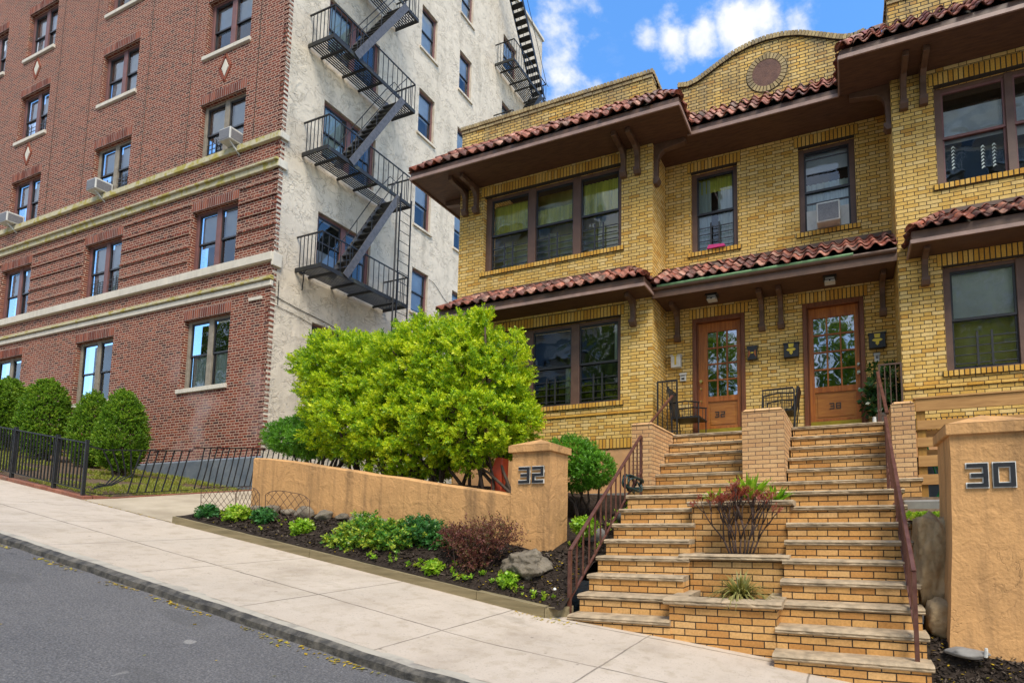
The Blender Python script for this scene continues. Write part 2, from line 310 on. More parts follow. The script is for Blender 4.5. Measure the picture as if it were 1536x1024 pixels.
# ------------------------------------------------------------------ mesh builder
def wloc(o):
    v = Vector((0, 0, 0))
    while o: v += o.location; o = o.parent
    return v
class MB:
    def __init__(s, mp=None): s.v = []; s.f = []; s.mp = mp
    def add(s, vs, fs):
        b = len(s.v)
        if s.mp: vs = [s.mp(*v) for v in vs]
        s.v += [tuple(v) for v in vs]; s.f += [tuple(i + b for i in f) for f in fs]; return s
    def box(s, x0, x1, y0, y1, z0, z1):
        return s.add([(x0, y0, z0), (x1, y0, z0), (x1, y1, z0), (x0, y1, z0), (x0, y0, z1), (x1, y0, z1), (x1, y1, z1), (x0, y1, z1)],
                     [(0, 3, 2, 1), (4, 5, 6, 7), (0, 1, 5, 4), (1, 2, 6, 5), (2, 3, 7, 6), (3, 0, 4, 7)])
    def hexa(s, b, tp):
        return s.add(list(b) + list(tp), [(0, 3, 2, 1), (4, 5, 6, 7), (0, 1, 5, 4), (1, 2, 6, 5), (2, 3, 7, 6), (3, 0, 4, 7)])
    def quad(s, a, b, c, d): return s.add([a, b, c, d], [(0, 1, 2, 3)])
    def prism(s, pts, ext):      # pts list of 3D points (polygon), ext vector
        n = len(pts); e = Vector(ext)
        vs = [tuple(p) for p in pts] + [tuple(Vector(p) + e) for p in pts]
        return s.add(vs, [tuple(range(n)), tuple(range(2 * n - 1, n - 1, -1))] + [(i, (i + 1) % n, (i + 1) % n + n, i + n) for i in range(n)])
    def beam(s, a, b, w, h, up=(0, 0, 1)):   # rectangular bar
        a = Vector(a); b = Vector(b); d = (b - a).normalized(); up = Vector(up)
        if abs(d.dot(up)) > .95: up = Vector((0, 1, 0))
        x = d.cross(up).normalized(); y = x.cross(d).normalized()
        c = [a + x * i * w / 2 + y * j * h / 2 for i, j in ((-1, -1), (1, -1), (1, 1), (-1, 1))]
        return s.hexa(c, [p + (b - a) for p in c])
    def tube(s, pts, r, n=6, r2=None):
        pts = [Vector(p) for p in pts]; m = len(pts); vs = []; fs = []
        prev = None
        for i, p in enumerate(pts):
            d = (pts[min(i + 1, m - 1)] - pts[max(i - 1, 0)]).normalized()
            x = d.orthogonal().normalized() if prev is None else (prev - d * prev.dot(d)).normalized()
            prev = x; y = d.cross(x)
            rr = r if r2 is None else r + (r2 - r) * i / (m - 1)
            for k in range(n):
                a = 2 * math.pi * k / n; vs.append(tuple(p + (x * math.cos(a) + y * math.sin(a)) * rr))
        for i in range(m - 1):
            for k in range(n): fs.append((i * n + k, i * n + (k + 1) % n, (i + 1) * n + (k + 1) % n, (i + 1) * n + k))
        fs.append(tuple(range(n - 1, -1, -1))); fs.append(tuple((m - 1) * n + k for k in range(n)))
        return s.add(vs, fs)
    def build(s, name, m, parent=None, label=None, smooth=False, bevel=0., loc=(0, 0, 0), fix=True, flat_uv=None, **tg):
        off = wloc(parent) if parent else Vector(loc)
        me = bpy.data.meshes.new(name)
        me.from_pydata([(x - off.x, y - off.y, z - off.z) for x, y, z in s.v], [], s.f)
        if fix:
            bm = bmesh.new(); bm.from_mesh(me); bmesh.ops.recalc_face_normals(bm, faces=bm.faces)
            if bevel: bmesh.ops.bevel(bm, geom=bm.edges, offset=bevel, segments=1, affect='EDGES')
            bm.to_mesh(me); bm.free()
        uvl = me.uv_layers.new(name='UVMap'); L = me.loops; V = me.vertices
        for p in me.polygons:
            n = p.normal; ax = max(range(3), key=lambda i: abs(n[i]))
            for li in p.loop_indices:
                c = V[L[li].vertex_index].co + off
                uvl.data[li].uv = ((c.y, c.z), (c.x, c.z), (c.x, c.y))[ax] if not flat_uv else flat_uv(c)
            p.use_smooth = smooth
        o = bpy.data.objects.new(name, me); me.materials.append(M[m] if isinstance(m, str) else m)
        COL.objects.link(o)
        if parent: o.parent = parent
        else: o.location = off
        if label: o['label'] = label
        for k, v in tg.items(): o[k] = v
        return o
def thing(name, label, cat, loc=(0, 0, 0), group=None):
    o = bpy.data.objects.new(name, None); o.empty_display_size = .2; COL.objects.link(o); o.location = loc
    o['label'] = label; o['category'] = cat
    if group: o['group'] = group
    return o
def copy_thing(r, loc, label=None, rz=None, sc=None):
    c = r.copy(); COL.objects.link(c); c.location = loc
    if label: c['label'] = label
    if rz is not None: c.rotation_euler = (0, 0, rz)
    if sc: c.scale = sc
    for ch in r.children:
        d = ch.copy(); COL.objects.link(d); d.parent = c
        for g in ch.children:
            e = g.copy(); COL.objects.link(e); e.parent = d
    return c
# ------------------------------------------------------------------ foliage
def np_mesh(name, V, F, m, parent=None, clump=None, loc=(0, 0, 0), **tg):
    off = np.array(wloc(parent) if parent else loc)
    me = bpy.data.meshes.new(name); V = (V - off).astype(np.float32)
    k = F.shape[1]; me.vertices.add(len(V)); me.vertices.foreach_set('co', V.ravel())
    me.loops.add(F.size); me.loops.foreach_set('vertex_index', F.ravel().astype(np.int32))
    me.polygons.add(len(F)); me.polygons.foreach_set('loop_start', np.arange(0, F.size, k, dtype=np.int32))
    me.update(calc_edges=True)
    if clump is not None:
        a = me.attributes.new('clump', 'FLOAT', 'FACE'); a.data.foreach_set('value', clump.astype(np.float32))
    o = bpy.data.objects.new(name, me); me.materials.append(M[m]); COL.objects.link(o)
    if parent: o.parent = parent
    else: o.location = tuple(off)
    for a, b in tg.items(): o[a] = b
    return o
def sprig(nl, L, ll, lw, spread=.8, rng=np.random):
    """one sprig along +Z: nl narrow leaves, each a folded quad"""
    V = []; F = []
    for i in range(nl):
        t = (i + .5) / nl; a = i * 2.4 + rng.rand() * .6; b = np.array([math.cos(a), math.sin(a), 0])
        base = np.array([0, 0, L * t * .85]); d = b * spread + np.array([0, 0, 1 - spread * .3]); d /= np.linalg.norm(d)
        sd = np.cross(d, b + np.array([0, 0, .3])); sd /= (np.linalg.norm(sd) + 1e-6)
        l = ll * (1 - .35 * t) * (.8 + .4 * rng.rand())
        k = len(V)
        V += [base, base + d * l * .5 + sd * lw / 2, base + d * l, base + d * l * .5 - sd * lw / 2]
        F.append([k, k + 1, k + 2, k + 3])
    return np.array(V), np.array(F)
def scatter(P, D, temps, scale, jit=.3, cl=None):
    """place sprigs: P points, D axis directions"""
    N = len(P); D = D / np.linalg.norm(D, axis=1)[:, None]
    R_ = np.random.randn(N, 3); X = np.cross(D, R_); X /= np.linalg.norm(X, axis=1)[:, None]; Y = np.cross(D, X)
    s = scale * (1 + jit * (np.random.rand(N) * 2 - 1)); which = np.random.randint(0, len(temps), N)
    VV = []; FF = []; CC = []; base = 0
    if cl is None: cl = np.random.rand(N)
    for k, (tv, tf) in enumerate(temps):
        idx = np.where(which == k)[0]
        if not len(idx): continue
        v = (tv[None, :, 0:1] * X[idx][:, None] + tv[None, :, 1:2] * Y[idx][:, None] + tv[None, :, 2:3] * D[idx][:, None]) * s[idx][:, None, None] + P[idx][:, None]
        f = tf[None] + (np.arange(len(idx)) * len(tv))[:, None, None] + base
        VV.append(v.reshape(-1, 3)); FF.append(f.reshape(-1, 4)); CC.append(np.repeat(cl[idx], len(tf))); base += len(idx) * len(tv)
    return np.concatenate(VV), np.concatenate(FF), np.concatenate(CC)
def lobes(n, els, shell=.3, lump=.12, lf=2.2, seed=0, gap=0.):
    """points in union of ellipsoids near surface; returns P, outward normals"""
    rs = np.random.RandomState(seed); P = []; D = []
    vol = np.array([e[3] * e[4] + e[4] * e[5] + e[3] * e[5] for e in els]); vol = vol / vol.sum()
    for e, fr in zip(els, vol):
        k = int(n * fr); d = rs.randn(k, 3); d /= np.linalg.norm(d, axis=1)[:, None]
        c = np.array(e[:3]); r = np.array(e[3:6])
        lm = np.array([mnoise.noise(Vector((q * lf + c).tolist())) for q in d])
        rad = 1 + lump * lm * 2; u = 1 - shell * rs.rand(k) ** 1.6
        if gap:
            g = np.array([mnoise.noise(Vector((q * 3.5 + c * 2).tolist())) for q in d]); kp = g < gap
        else: kp = np.ones(k, bool)
        p = c + d * r * (rad * u)[:, None]; nn = d / r; nn /= np.linalg.norm(nn, axis=1)[:, None]
        P.append(p[kp]); D.append(nn[kp])
    P = np.concatenate(P); D = np.concatenate(D)
    keep = np.ones(len(P), bool)
    for e in els:   # drop points deep inside another lobe
        q = ((P - np.array(e[:3])) / np.array(e[3:6])); keep &= (q ** 2).sum(1) > (1 - shell) ** 2 * .75
    return P[keep], D[keep]

def tufts(P, D, k, r, spread):
    """turn each point into a tuft of k sprigs radiating from it"""
    N = len(P); P2 = np.repeat(P, k, 0) + np.random.randn(N * k, 3) * r; D2 = np.repeat(D / np.linalg.norm(D, axis=1)[:, None], k, 0) + np.random.randn(N * k, 3) * spread
    cl = np.repeat(np.random.rand(N), k); return P2, D2, np.clip(cl * .7 + np.random.rand(N * k) * .3, 0, 1)
# ------------------------------------------------------------------ terrain profile
XS = [-60, -9, -5.8, -2.9, -1.66, 0, 2, 40]; ZS = [8.2, .035, -.48, -.955, -1.09, -1.285, -1.56, -7.]
def zs(x): return float(np.interp(x, XS, ZS))
def grid(mb, xs, ys, fz, drop=None):
    nx, ny = len(xs), len(ys); b = [(x, y, fz(x, y)) for y in ys for x in xs]
    fs = [(j * nx + i, j * nx + i + 1, (j + 1) * nx + i + 1, (j + 1) * nx + i) for j in range(ny - 1) for i in range(nx - 1)]
    if drop: fs = [f for f in fs if not drop(sum(b[k][0] for k in f) / 4, sum(b[k][1] for k in f) / 4)]
    return mb.add(b, fs)
def ar(a, b, st): n = max(2, int(round((b - a) / st)) + 1); return list(np.linspace(a, b, n))
def up(o):     # make sure a sheet faces up
    return o
def sheet(name, m, xs, ys, fz, drop=None, **k):
    mb = MB(); grid(mb, xs, ys, fz, drop); o = mb.build(name, m, fix=False, smooth=True, **k); return o
nz = lambda x, y, s, k=0.: mnoise.noise(Vector((x * s, y * s, k)))
sheet('ground', 'soil', ar(-60, 60, 3), ar(-40, 70, 5), lambda x, y: zs(x) - .6 if y < 12 else zs(x) - .6, kind='structure')
sheet('sidewalk', 'walk', ar(-60, 14, .25), [2.93, 3.3, 3.8, 4.2, 4.6, 4.9], lambda x, y: zs(x) - .02 * (4.6 - y) + .004 * nz(x, y, .8), kind='structure')
sheet('road', 'road', ar(-60, 20, .5), ar(-6, 2.82, .6), lambda x, y: zs(x) - .036 - .07 - .012 * (2.8 - y) + .004 * nz(x, y, 1.3), kind='structure')
sheet('far_sidewalk', 'walk', ar(-60, 20, 1), [-9, -6], lambda x, y: zs(x) - .12, kind='structure')
mb = MB()                                              # kerb: worn stone strip
xs = ar(-60, 14, .09); pv = None
for x in xs:
    j = .012 * nz(x, 0, 2.3) + .006 * nz(x, 3, 9.); zt = zs(x) - .034 + .006 * nz(x, 5, 4.)
    ring = [(x, 2.955, zt - .3), (x, 2.955, zt), (x, 2.86 + j, zt + .002), (x, 2.815 + j, zt - .022 + j * .5), (x, 2.795 + j * 1.4, zt - .2)]
    k = len(mb.v); mb.v += ring
    if pv is not None: mb.f += [(pv + i, pv + i + 1, k + i + 1, k + i) for i in range(4)]
    pv = k
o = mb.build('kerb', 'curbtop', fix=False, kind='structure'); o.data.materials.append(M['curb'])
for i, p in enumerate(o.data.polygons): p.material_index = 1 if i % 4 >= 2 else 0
def drive_z(x, y): return zs(x) + .125 * max(0, min(y, 9) - 4.7) + .004 * nz(x, y, 1.)
sheet('driveway', 'drive', ar(-11.46, -7.7, .25), ar(4.58, 16, .4), lambda x, y: drive_z(x, y) + .004, kind='structure')
def lawn_z(x, y): return zs(x) + .04 + .03 * nz(x, y, .9) + (.05 if y > 5 else 0)
sheet('lawn_soil', 'soil', ar(-40, -11.5, .4), ar(4.66, 8.05, .3), lawn_z, kind='structure')
def yard_z(x, y):
    a = float(np.interp(x, [-8.8, -8.6, -4., -3.9, -3.3, -2.8], [.9, .9, .28, -.22, -.33, -.42]))
    b = float(np.interp(x, [-8.8, -4., -2.8], [.95, .5, .5])); t = min(1, max(0, (y - 5.4) / 2.6))
    return a * (1 - t) + b * t + .03 * nz(x, y, 1.7)
sheet('yard_soil', 'mulch', ar(-8.66, -2.8, .16), ar(5.4, 8.4, .16), yard_z, kind='structure')
WB = ([-8.8, -6.5, -4.7, -3.4, -2.8], [.25, .10, -.11, -.31, -.42])
def bed_z(x, y):
    f = zs(x) + .1; w = float(np.interp(x, *WB)); t = min(1, max(0, (y - 4.66) / .66)) ** .85
    return f * (1 - t) + w * t + .035 * nz(x, y, 3.) * min(1, t * 4)
sheet('mulch_bed', 'mulch', ar(-9.1, -2.8, .06), ar(4.6, 5.46, .05), bed_z, kind='structure')
def rbed_z(x, y):
    t = min(1, max(0, (y - 4.35) / .5)); return (zs(x) + .02) * (1 - t) + (-.95 - .05 * x) * t + .03 * nz(x, y, 3.)
sheet('right_bed', 'mulch', ar(.58, 3.5, .08), ar(4.3, 5.6, .07), rbed_z, kind='structure')
sheet('right_yard_soil', 'soil', ar(.58, 3.5, .2), ar(5.6, 8.4, .2), lambda x, y: (.02 if y < 6.4 else .3) + .02 * nz(x, y, 3.), kind='structure')
# ------------------------------------------------------------------ row house
H = thing('brick_row_house', 'yellow brick row house with two bays, curved parapet and red tiled eaves', 'house', (-1.2, 9, 1.4))
B, D = 8.3, 9.0
FR = lambda Y: (lambda u, v, w: (u, Y - w, v))       # (along, up, out)
RT = lambda X: (lambda u, v, w: (X + w, u, v))        # wall facing +X
LT = lambda X: (lambda u, v, w: (X - w, u, v))        # wall facing -X
def wall(mp, u0, u1, v0, v1, holes=(), rev=.2):
    """wall face cut by rectangular holes, with reveals"""
    mb = MB(lambda a, b, c: mp(a, c, b))   # box order (u, w, v)
    us = sorted({u0, u1, *[h[0] for h in holes], *[h[1] for h in holes]}); vs = sorted({v0, v1, *[h[2] for h in holes], *[h[3] for h in holes]})
    us = [u for u in us if u0 <= u <= u1]; vs = [v for v in vs if v0 <= v <= v1]
    inh = lambda a, b: any(h[0] < a < h[1] and h[2] < b < h[3] for h in holes)
    for i in range(len(us) - 1):
        for j in range(len(vs) - 1):
            a, b, c, d = us[i], us[i + 1], vs[j], vs[j + 1]
            if inh((a + b) / 2, (c + d) / 2): continue
            mb.quad((a, 0, c), (b, 0, c), (b, 0, d), (a, 0, d))
    for a, b, c, d in holes:
        if c >= v1 or b <= u0: continue
        mb.quad((a, 0, c), (a, 0, d), (a, -rev, d), (a, -rev, c)); mb.quad((b, 0, c), (b, -rev, c), (b, -rev, d), (b, 0, d))
        mb.quad((a, 0, d), (b, 0, d), (b, -rev, d), (a, -rev, d)); mb.quad((a, 0, c), (a, -rev, c), (b, -rev, c), (b, 0, c))
    return mb
def bricks(mp, u0, u1, v0, v1, w0, w1, step=.07, gap=.017, vert=True):
    mb = MB(lambda a, b, c: mp(a, c, b)); n = max(1, round((u1 - u0) / step)); s = (u1 - u0) / n
    for i in range(n):
        a = u0 + i * s + gap / 2; j = random.uniform(-.003, .003)
        mb.box(a, a + s - gap, w0, w1 + j, v0 + gap / 2, v1 - gap / 2)
    return mb
def window(root, mp, u0, u1, v0, v1, lights, fm='winbrown', sm='dark', rec=.09, guard=False, curt=None, split=.5, gl='glass', low='dblind', name='window'):
    mb = MB(lambda a, b, c: mp(a, c, b))
    f = -rec
    mb.box(u0, u1, f - .06, f, v1 - .06, v1)      # head
    mb.box(u0, u1, f - .06, f + .01, v0, v0 + .035)  # sub sill
    edges = [u0] + [e for l in lights for e in l] + [u1]
    for i in range(0, len(edges), 2):
        if edges[i + 1] - edges[i] > .005: mb.box(edges[i], edges[i + 1], f - .061, f + .012, v0 + .001, v1 - .001)
    win = mb.build(name, fm, root, bevel=.004)
    sb = MB(lambda a, b, c: mp(a, c, b)); pb = MB(lambda a, b, c: mp(a, c, b)); bb = MB(lambda a, b, c: mp(a, c, b))
    va, vb = v0 + .035, v1 - .06; vm = va + (vb - va) * split
    for (a, b) in lights:
        for lo, hi, ww in ((va, vm + .02, -.045), (vm - .02, vb, -.025)):
            w1 = f + ww + .015; w0 = w1 - .03
            sb.box(a, a + .03, w0, w1, lo, hi); sb.box(b - .03, b, w0, w1, lo, hi)
            sb.box(a + .03, b - .03, w0, w1 - .001, lo, lo + .04); sb.box(a + .03, b - .03, w0, w1 - .001, hi - .04, hi)
            pb.quad((a + .03, w0 + .012, lo + .04), (b - .03, w0 + .012, lo + .04), (b - .03, w0 + .012, hi - .04), (a + .03, w0 + .012, hi - .04))
    sb.build('sash', sm, win); pb.build('pane', gl, win, fix=False)
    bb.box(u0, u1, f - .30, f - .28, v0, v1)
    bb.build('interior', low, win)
    for c in (curt or []):
        cb = MB(lambda a, b, c_: mp(a, c_, b)); i, m_, t0, t1 = c[:4]; a, b = lights[i]
        if len(c) > 4: a, b = a + (b - a) * c[4], a + (b - a) * c[5]
        n = 24; z0, z1 = va + (vb - va) * t0, va + (vb - va) * t1
        for k in range(n):
            p, q = a + (b - a) * k / n, a + (b - a) * (k + 1) / n; g = lambda x: f - .095 + .012 * math.sin(x * 70)
            if 'blind' in m_: g = lambda x: f - .09
            cb.quad((p, g(p), z0), (q, g(q), z0), (q, g(q), z1), (p, g(p), z1))
        cb.build('curtain' if 'blind' not in m_ else 'blind', m_, win, fix=False)
    if guard:
        gb = MB(lambda a, b, c: mp(a, c, b))
        for (a, b) in lights:
            hh = (vm - va) * .62
            for k in range(4): gb.box(a + .03, b - .03, f - .012, f - .002, va + .07 + k * hh / 3.6, va + .085 + k * hh / 3.6)
            for q in (.36, .58): gb.box(a + (b - a) * q, a + (b - a) * q + .03, f - .002, f + .010, va + .04, va + .07 + hh * 1.02)
            gb.box(a + (b - a) * .36 + .03, a + (b - a) * .58, f - .001, f + .008, va + .07 + hh * .62, va + .085 + hh * .62) if False else None
        gb.build('guard', 'dark', win)
    return win
TL = [(-6.87, -5.97), (-5.80, -4.94), (-4.77, -3.95)]
TRI = (-7.0, -3.86)
RL = [(1.57, 2.43), (2.54, 3.42), (3.53, 4.4)]
hb = [(TRI[0], TRI[1], 5.18, 6.82), (TRI[0], TRI[1], 2.25, 3.85)]
hr = [(1.46, 4.5, 5.16, 6.78), (1.46, 4.5, 2.25, 3.86)]
hd = [(-2.71, -1.79, 5.19, 6.82), (-.665, .305, 5.19, 6.82), (-2.69, -1.69, 1.5, 3.87), (-.66, .36, 1.5, 3.87)]
wall(FR(B), -7.62, -3.235, 1.39, 8.0, hb).build('front_wall', 'ybrick', H)
wall(FR(B), .85, 6.2, 1.39, 8.0, hr).build('front_wall', 'ybrick', H)
wall(FR(D), -3.235, .85, 1.3, 8.0, hd).build('front_wall', 'ybrick', H)
wall(RT(-3.235), B, D, .3, 8.0).build('side_wall', 'ybrick', H, fix=False)
wall(LT(.85), B, D, .3, 8.0).build('side_wall', 'ybrick', H, fix=False)
wall(LT(-7.62), B, 16, .3, 8.0).build('side_wall', 'ybrick', H, fix=False)
# basement and foundation
for a, b in ((-7.60, -3.25), (.87, 6.2)): mb = MB(); mb.box(a, b, B + .01, B + .3, -1, 1.4); mb.build('basement_wall', 'basement', H)
mb = MB(); mb.box(-7.64, -3.2, B - .05, B + .005, -1, .56); mb.build('foundation', 'block', H)
for a, b in ((-7.62, -3.24), (.86, 6.2)):
    bricks(FR(B), a, b, 1.37, 1.56, -.05, .012).build('soldier_course', 'ysoldier', H)
    mb = MB(); mb.box(a, b, B - .003, B + .04, 1.37, 1.56); mb.build('mortar_bed', 'mortar', H)
    bricks(FR(B), a, b, 2.0, 2.055, -.03, .02, .215).build('belt_course', 'ysoldier', H)
for Y, a, b, z in ((B, -7.0, -3.86, 6.82), (B, -7.0, -3.86, 3.85), (B, 1.46, 4.5, 6.78), (B, 1.46, 4.5, 3.86), (D, -2.71, -1.79, 6.82), (D, -.665, .305, 6.82), (D, -2.69, -1.69, 3.87), (D, -.66, .36, 3.87)):
    bricks(FR(Y), a - .07, b + .07, z, z + .2, -.08, .006).build('lintel', 'ysoldier', H)
    mb = MB(); mb.box(a - .07, b + .07, Y - .002, Y + .07, z - .001, z + .2); mb.build('mortar_bed', 'mortar', H)
for Y, a, b, z in ((B, -7.0, -3.86, 5.18), (B, -7.0, -3.86, 2.25), (B, 1.46, 4.5, 5.16), (B, 1.46, 4.5, 2.25), (D, -2.71, -1.79, 5.19), (D, -.665, .305, 5.19)):
    bricks(FR(Y), a - .06, b + .06, z - .095, z + .002, -.12, .03).build('window_sill', 'ysoldier', H)
    mb = MB(); mb.box(a - .06, b + .06, Y - .022, Y + .1, z - .092, z - .002); mb.build('mortar_bed', 'mortar', H)
window(H, FR(B), *TRI, 5.18, 6.82, TL, guard=True, gl='glassup', low='olive', curt=[(0, 'grncurt', .5, .93), (2, 'grncurt', .5, .95), (1, 'grncurt', .5, .75)])
window(H, FR(B), *TRI, 2.25, 3.85, TL, guard=True, gl='glassup', curt=[(1, 'bluecurt', 0, .5, .8, 1.), (2, 'bluecurt', .5, 1., .85, 1.)])
window(H, FR(B), 1.46, 4.5, 5.16, 6.78, RL, gl='glassup', sm='winmaroon', low='dblind', curt=[(0, 'blind', .46, .82), (1, 'blind', .4, .8)])
window(H, FR(B), 1.46, 4.5, 2.25, 3.86, RL, guard=True, gl='glassup', low='olive', curt=[(0, 'blind', .49, 1.)])
window(H, FR(D), -2.71, -1.79, 5.19, 6.82, [(-2.61, -1.88)], guard=True, curt=[(0, 'bluecurt', 0, .97, 0, .36), (0, 'grncurt', .8, 1.), (0, 'bluecurt', 0, .8, .55, 1.)])
w = window(H, FR(D), -.665, .305, 5.19, 6.82, [(-.57, .21)], curt=[(0, 'blind', .76, 1.), (0, 'bluecurt', .0, .62)])
mb = MB(); mb.box(-.54, .18, D - .10, D - .085, 5.62, 5.65); mb.box(-.54, .18, D - .10, D - .085, 6.45, 6.47); mb.build('sash_rail', 'dark', w)
for a, b in ((-.54, -.36), (.0, .18)): mb = MB(); mb.box(a, b, D + .05, D + .06, 5.24, 5.6); mb.build('filler_panel', 'white', w)
# hanging leaf stickers/garland inside right upper window
ow = [o for o in H.children if o.name.startswith('window') and 'sill' not in o.name][2]
for gx in (1.72, 2.12, 2.27):
    gm = MB()
    for k in range(7):
        z = 5.83 - k * .055 - (gx * 7 % 1) * .1
        for sgn in (-1, 1): gm.quad((gx, B + .135, z), (gx + sgn * .028, B + .137, z - .035 - .01 * sgn), (gx + sgn * .03, B + .135, z - .052), (gx + .003 * k, B + .135, z - .022))
    gm.build('leaf_garland', M['bluecurt'], ow, fix=False)
# ---- eaves
def soffit(name, boxes, z0, z1): 
    mb = MB()
    for a, b, c, d in boxes: mb.box(a, b, c, d, z0, z1)
    return mb.build(name, 'soffit', H)
soffit('eave', [(-8.27, -2.52, 7.65, 8.35), (-8.27, -7.6, 8.35, 15), (-3.26, .88, 8.352, 9.05), (-3.0, -2.52, 8.35, 8.352), (.1, 6.2, 7.65, 8.35)], 7.06, 7.2)
fm = MB(); ft = MB()
for a, b in (((-8.27, 7.65), (-2.52, 7.65)), ((-2.52, 8.352), (.1, 8.352)), ((.1, 7.65), (6.2, 7.65))):
    x0, y = a; x1 = b[0]
    fm.box(x0 - .02, x1 + .02 if x1 < 0 or x1 > 1 else x1 - .02, y - .02, y, 7.05, 7.19); ft.box(x0 - .035, x1 + (.035 if y < 8 else -.035), y - .045, y - .021, 7.03, 7.09)
for x, y0, y1 in ((-8.27, 7.63, 15), ):
    fm.box(x - .02, x, y0 + .02, y1, 7.05, 7.19); ft.box(x - .045, x - .021, y0 + .02, y1, 7.03, 7.09)
fm.box(-2.52, -2.50, 7.65, 8.33, 7.05, 7.19); ft.box(-2.499, -2.475, 7.63, 8.30, 7.03, 7.09)
fm.box(.08, .10, 7.65, 8.33, 7.05, 7.19); ft.box(.055, .079, 7.63, 8.30, 7.03, 7.09)
fm.build('fascia', 'trim', H); ft.build('fascia_moulding', 'trimhi', H)
def eave_box(x0, x1, y0, y1, z, zt, name='eave', pitch=True):
    mb = MB(); mb.box(x0, x1, y0, y1, z, z + .12); mb.build(name, 'soffit', H)
    fm = MB(); fm.box(x0 - .02, x1 + .02, y0 - .02, y0 - .001, z - .01, zt); fm.box(x0 - .02, x0 - .001, y0, y1 - .02, z - .01, zt); fm.box(x1 + .001, x1 + .02, y0, y1 - .02, z - .01, zt); fm.build('fascia', 'trim', H)
    fm = MB(); fm.box(x0 - .04, x1 + .04, y0 - .044, y0 - .021, z - .02, z + .035); fm.box(x0 - .044, x0 - .021, y0 - .02, y1 - .02, z - .02, z + .035); fm.box(x1 + .021, x1 + .044, y0 - .02, y1 - .02, z - .02, z + .035); fm.build('fascia_moulding', 'trimhi', H)
eave_box(-7.6, -3.22, 7.84, B + .02, 4.1, 4.25)
eave_box(1.02, 5.9, 7.84, B + .02, 4.06, 4.23)
mb = MB(); mb.box(-3.22, .84, 8.25, D + .02, 4.1, 4.2); mb.build('canopy', 'soffit', H)
mb = MB(); mb.box(-3.215, .835, 8.22, 8.249, 4.03, 4.20); mb.build('fascia', 'trim', H)
mb = MB(); mb.tube([(-3.2, 8.205, 4.19), (.83, 8.205, 4.19)], .035, 8); mb.build('gutter', 'trim', H)
mb = MB(); mb.tube([(-3.1, 8.188, 4.222), (.2, 8.188, 4.222)], .028, 8); mb.build('copper_flashing', 'copper', H)
# ---- tile roofs
def tiles(p0, ud, L, ind, run, rise, mL=0, mR=0, tw=.205, tl=.29, seed=1):
    """p0 eave start, ud along direction, ind inward horizontal direction"""
    rs = random.Random(seed); mb = MB(); p0 = Vector(p0); ud = Vector(ud); ind = Vector(ind)
    sl = math.hypot(run, rise); sd = (ind * run + Vector((0, 0, rise))) / sl; nn = sd.cross(ud); nn = nn if nn.z > 0 else -nn
    nv = int(math.ceil(sl / tl)); m0 = max(mL, 0); ext = run
    nc = int(math.ceil((L + 2 * ext) / tw))
    prof = [(0, .0), (.12, .032), (.27, .052), (.42, .040), (.55, .006), (.68, -.012), (.84, -.010), (1.0, .012)]
    for v in range(nv):
        for c in range(-int(ext / tw) - 1, nc):
            a0 = c * tw; sc = (v + .5) * tl / sl
            lo = mL * sc * run; hi = L - mR * sc * run
            if a0 + tw < lo or a0 > hi: continue
            dx, dz, dr = rs.uniform(-.014, .014), rs.uniform(-.006, .012), rs.uniform(-.03, .02)
            vs = []
            for (s0, lift) in ((v * tl - .03 + dr, .028), ((v + 1) * tl + .02, .004)):
                for th in (0, -.014):
                    for (q, h) in prof:
                        s = min(s0, sl); t = s / sl
                        u = min(max(a0 + q * tw * 1.03 + dx, mL * t * run), L - mR * t * run)
                        vs.append(tuple(p0 + ud * u + sd * s + nn * (h + lift + dz + th)))
            k = len(prof); fs = []
            for i in range(k - 1):
                fs.append((i, i + 1, 2 * k + i + 1, 2 * k + i)); fs.append((i, k + i, k + i + 1, i + 1))
                fs.append((k + i, 3 * k + i, 3 * k + i + 1, k + i + 1))
            mb.add(vs, fs)
    return mb
def hipcap(mb, a, b, r=.075, n=None):
    a = Vector(a); b = Vector(b); L = (b - a).length; n = n or max(2, round(L / .3)); d = (b - a) / n
    for i in range(n):
        p = a + d * i; q = a + d * (i + 1.12)
        x = d.cross(Vector((0, 0, 1))).normalized(); y = x.cross(d).normalized()
        vs = []
        for pt, rr in ((p, r * 1.12), (q, r * .86)):
            for k in range(7):
                t = math.pi * (k / 6) ; vs.append(tuple(pt + x * math.cos(t) * rr + y * (math.sin(t) * rr - .01)))
            vs.append(tuple(pt))
        fs = [(k, k + 1, 8 + k + 1, 8 + k) for k in range(6)] + [tuple(range(8))]
        mb.add(vs, fs)
Z0, RN, RZ = 7.23, .65, .77
def roof(name, pieces, caps, deck=None):
    mb = MB()
    for i, pc in enumerate(pieces):
        t = tiles(*pc, seed=i + 3); mb.v, off = mb.v, len(mb.v); mb.v += t.v; mb.f += [tuple(k + off for k in f) for f in t.f]
    o = mb.build(name, 'tile', H, fix=False, smooth=True)
    if caps:
        for a, b in caps: cb = MB(); hipcap(cb, a, b); cb.build('hip_tiles', 'tile', o, fix=False, smooth=True)
    if deck:
        db = MB()
        for q in deck: db.quad(*q)
        db.build('roof_deck', 'mortar', o, fix=False)
    return o
T = Z0 + RZ
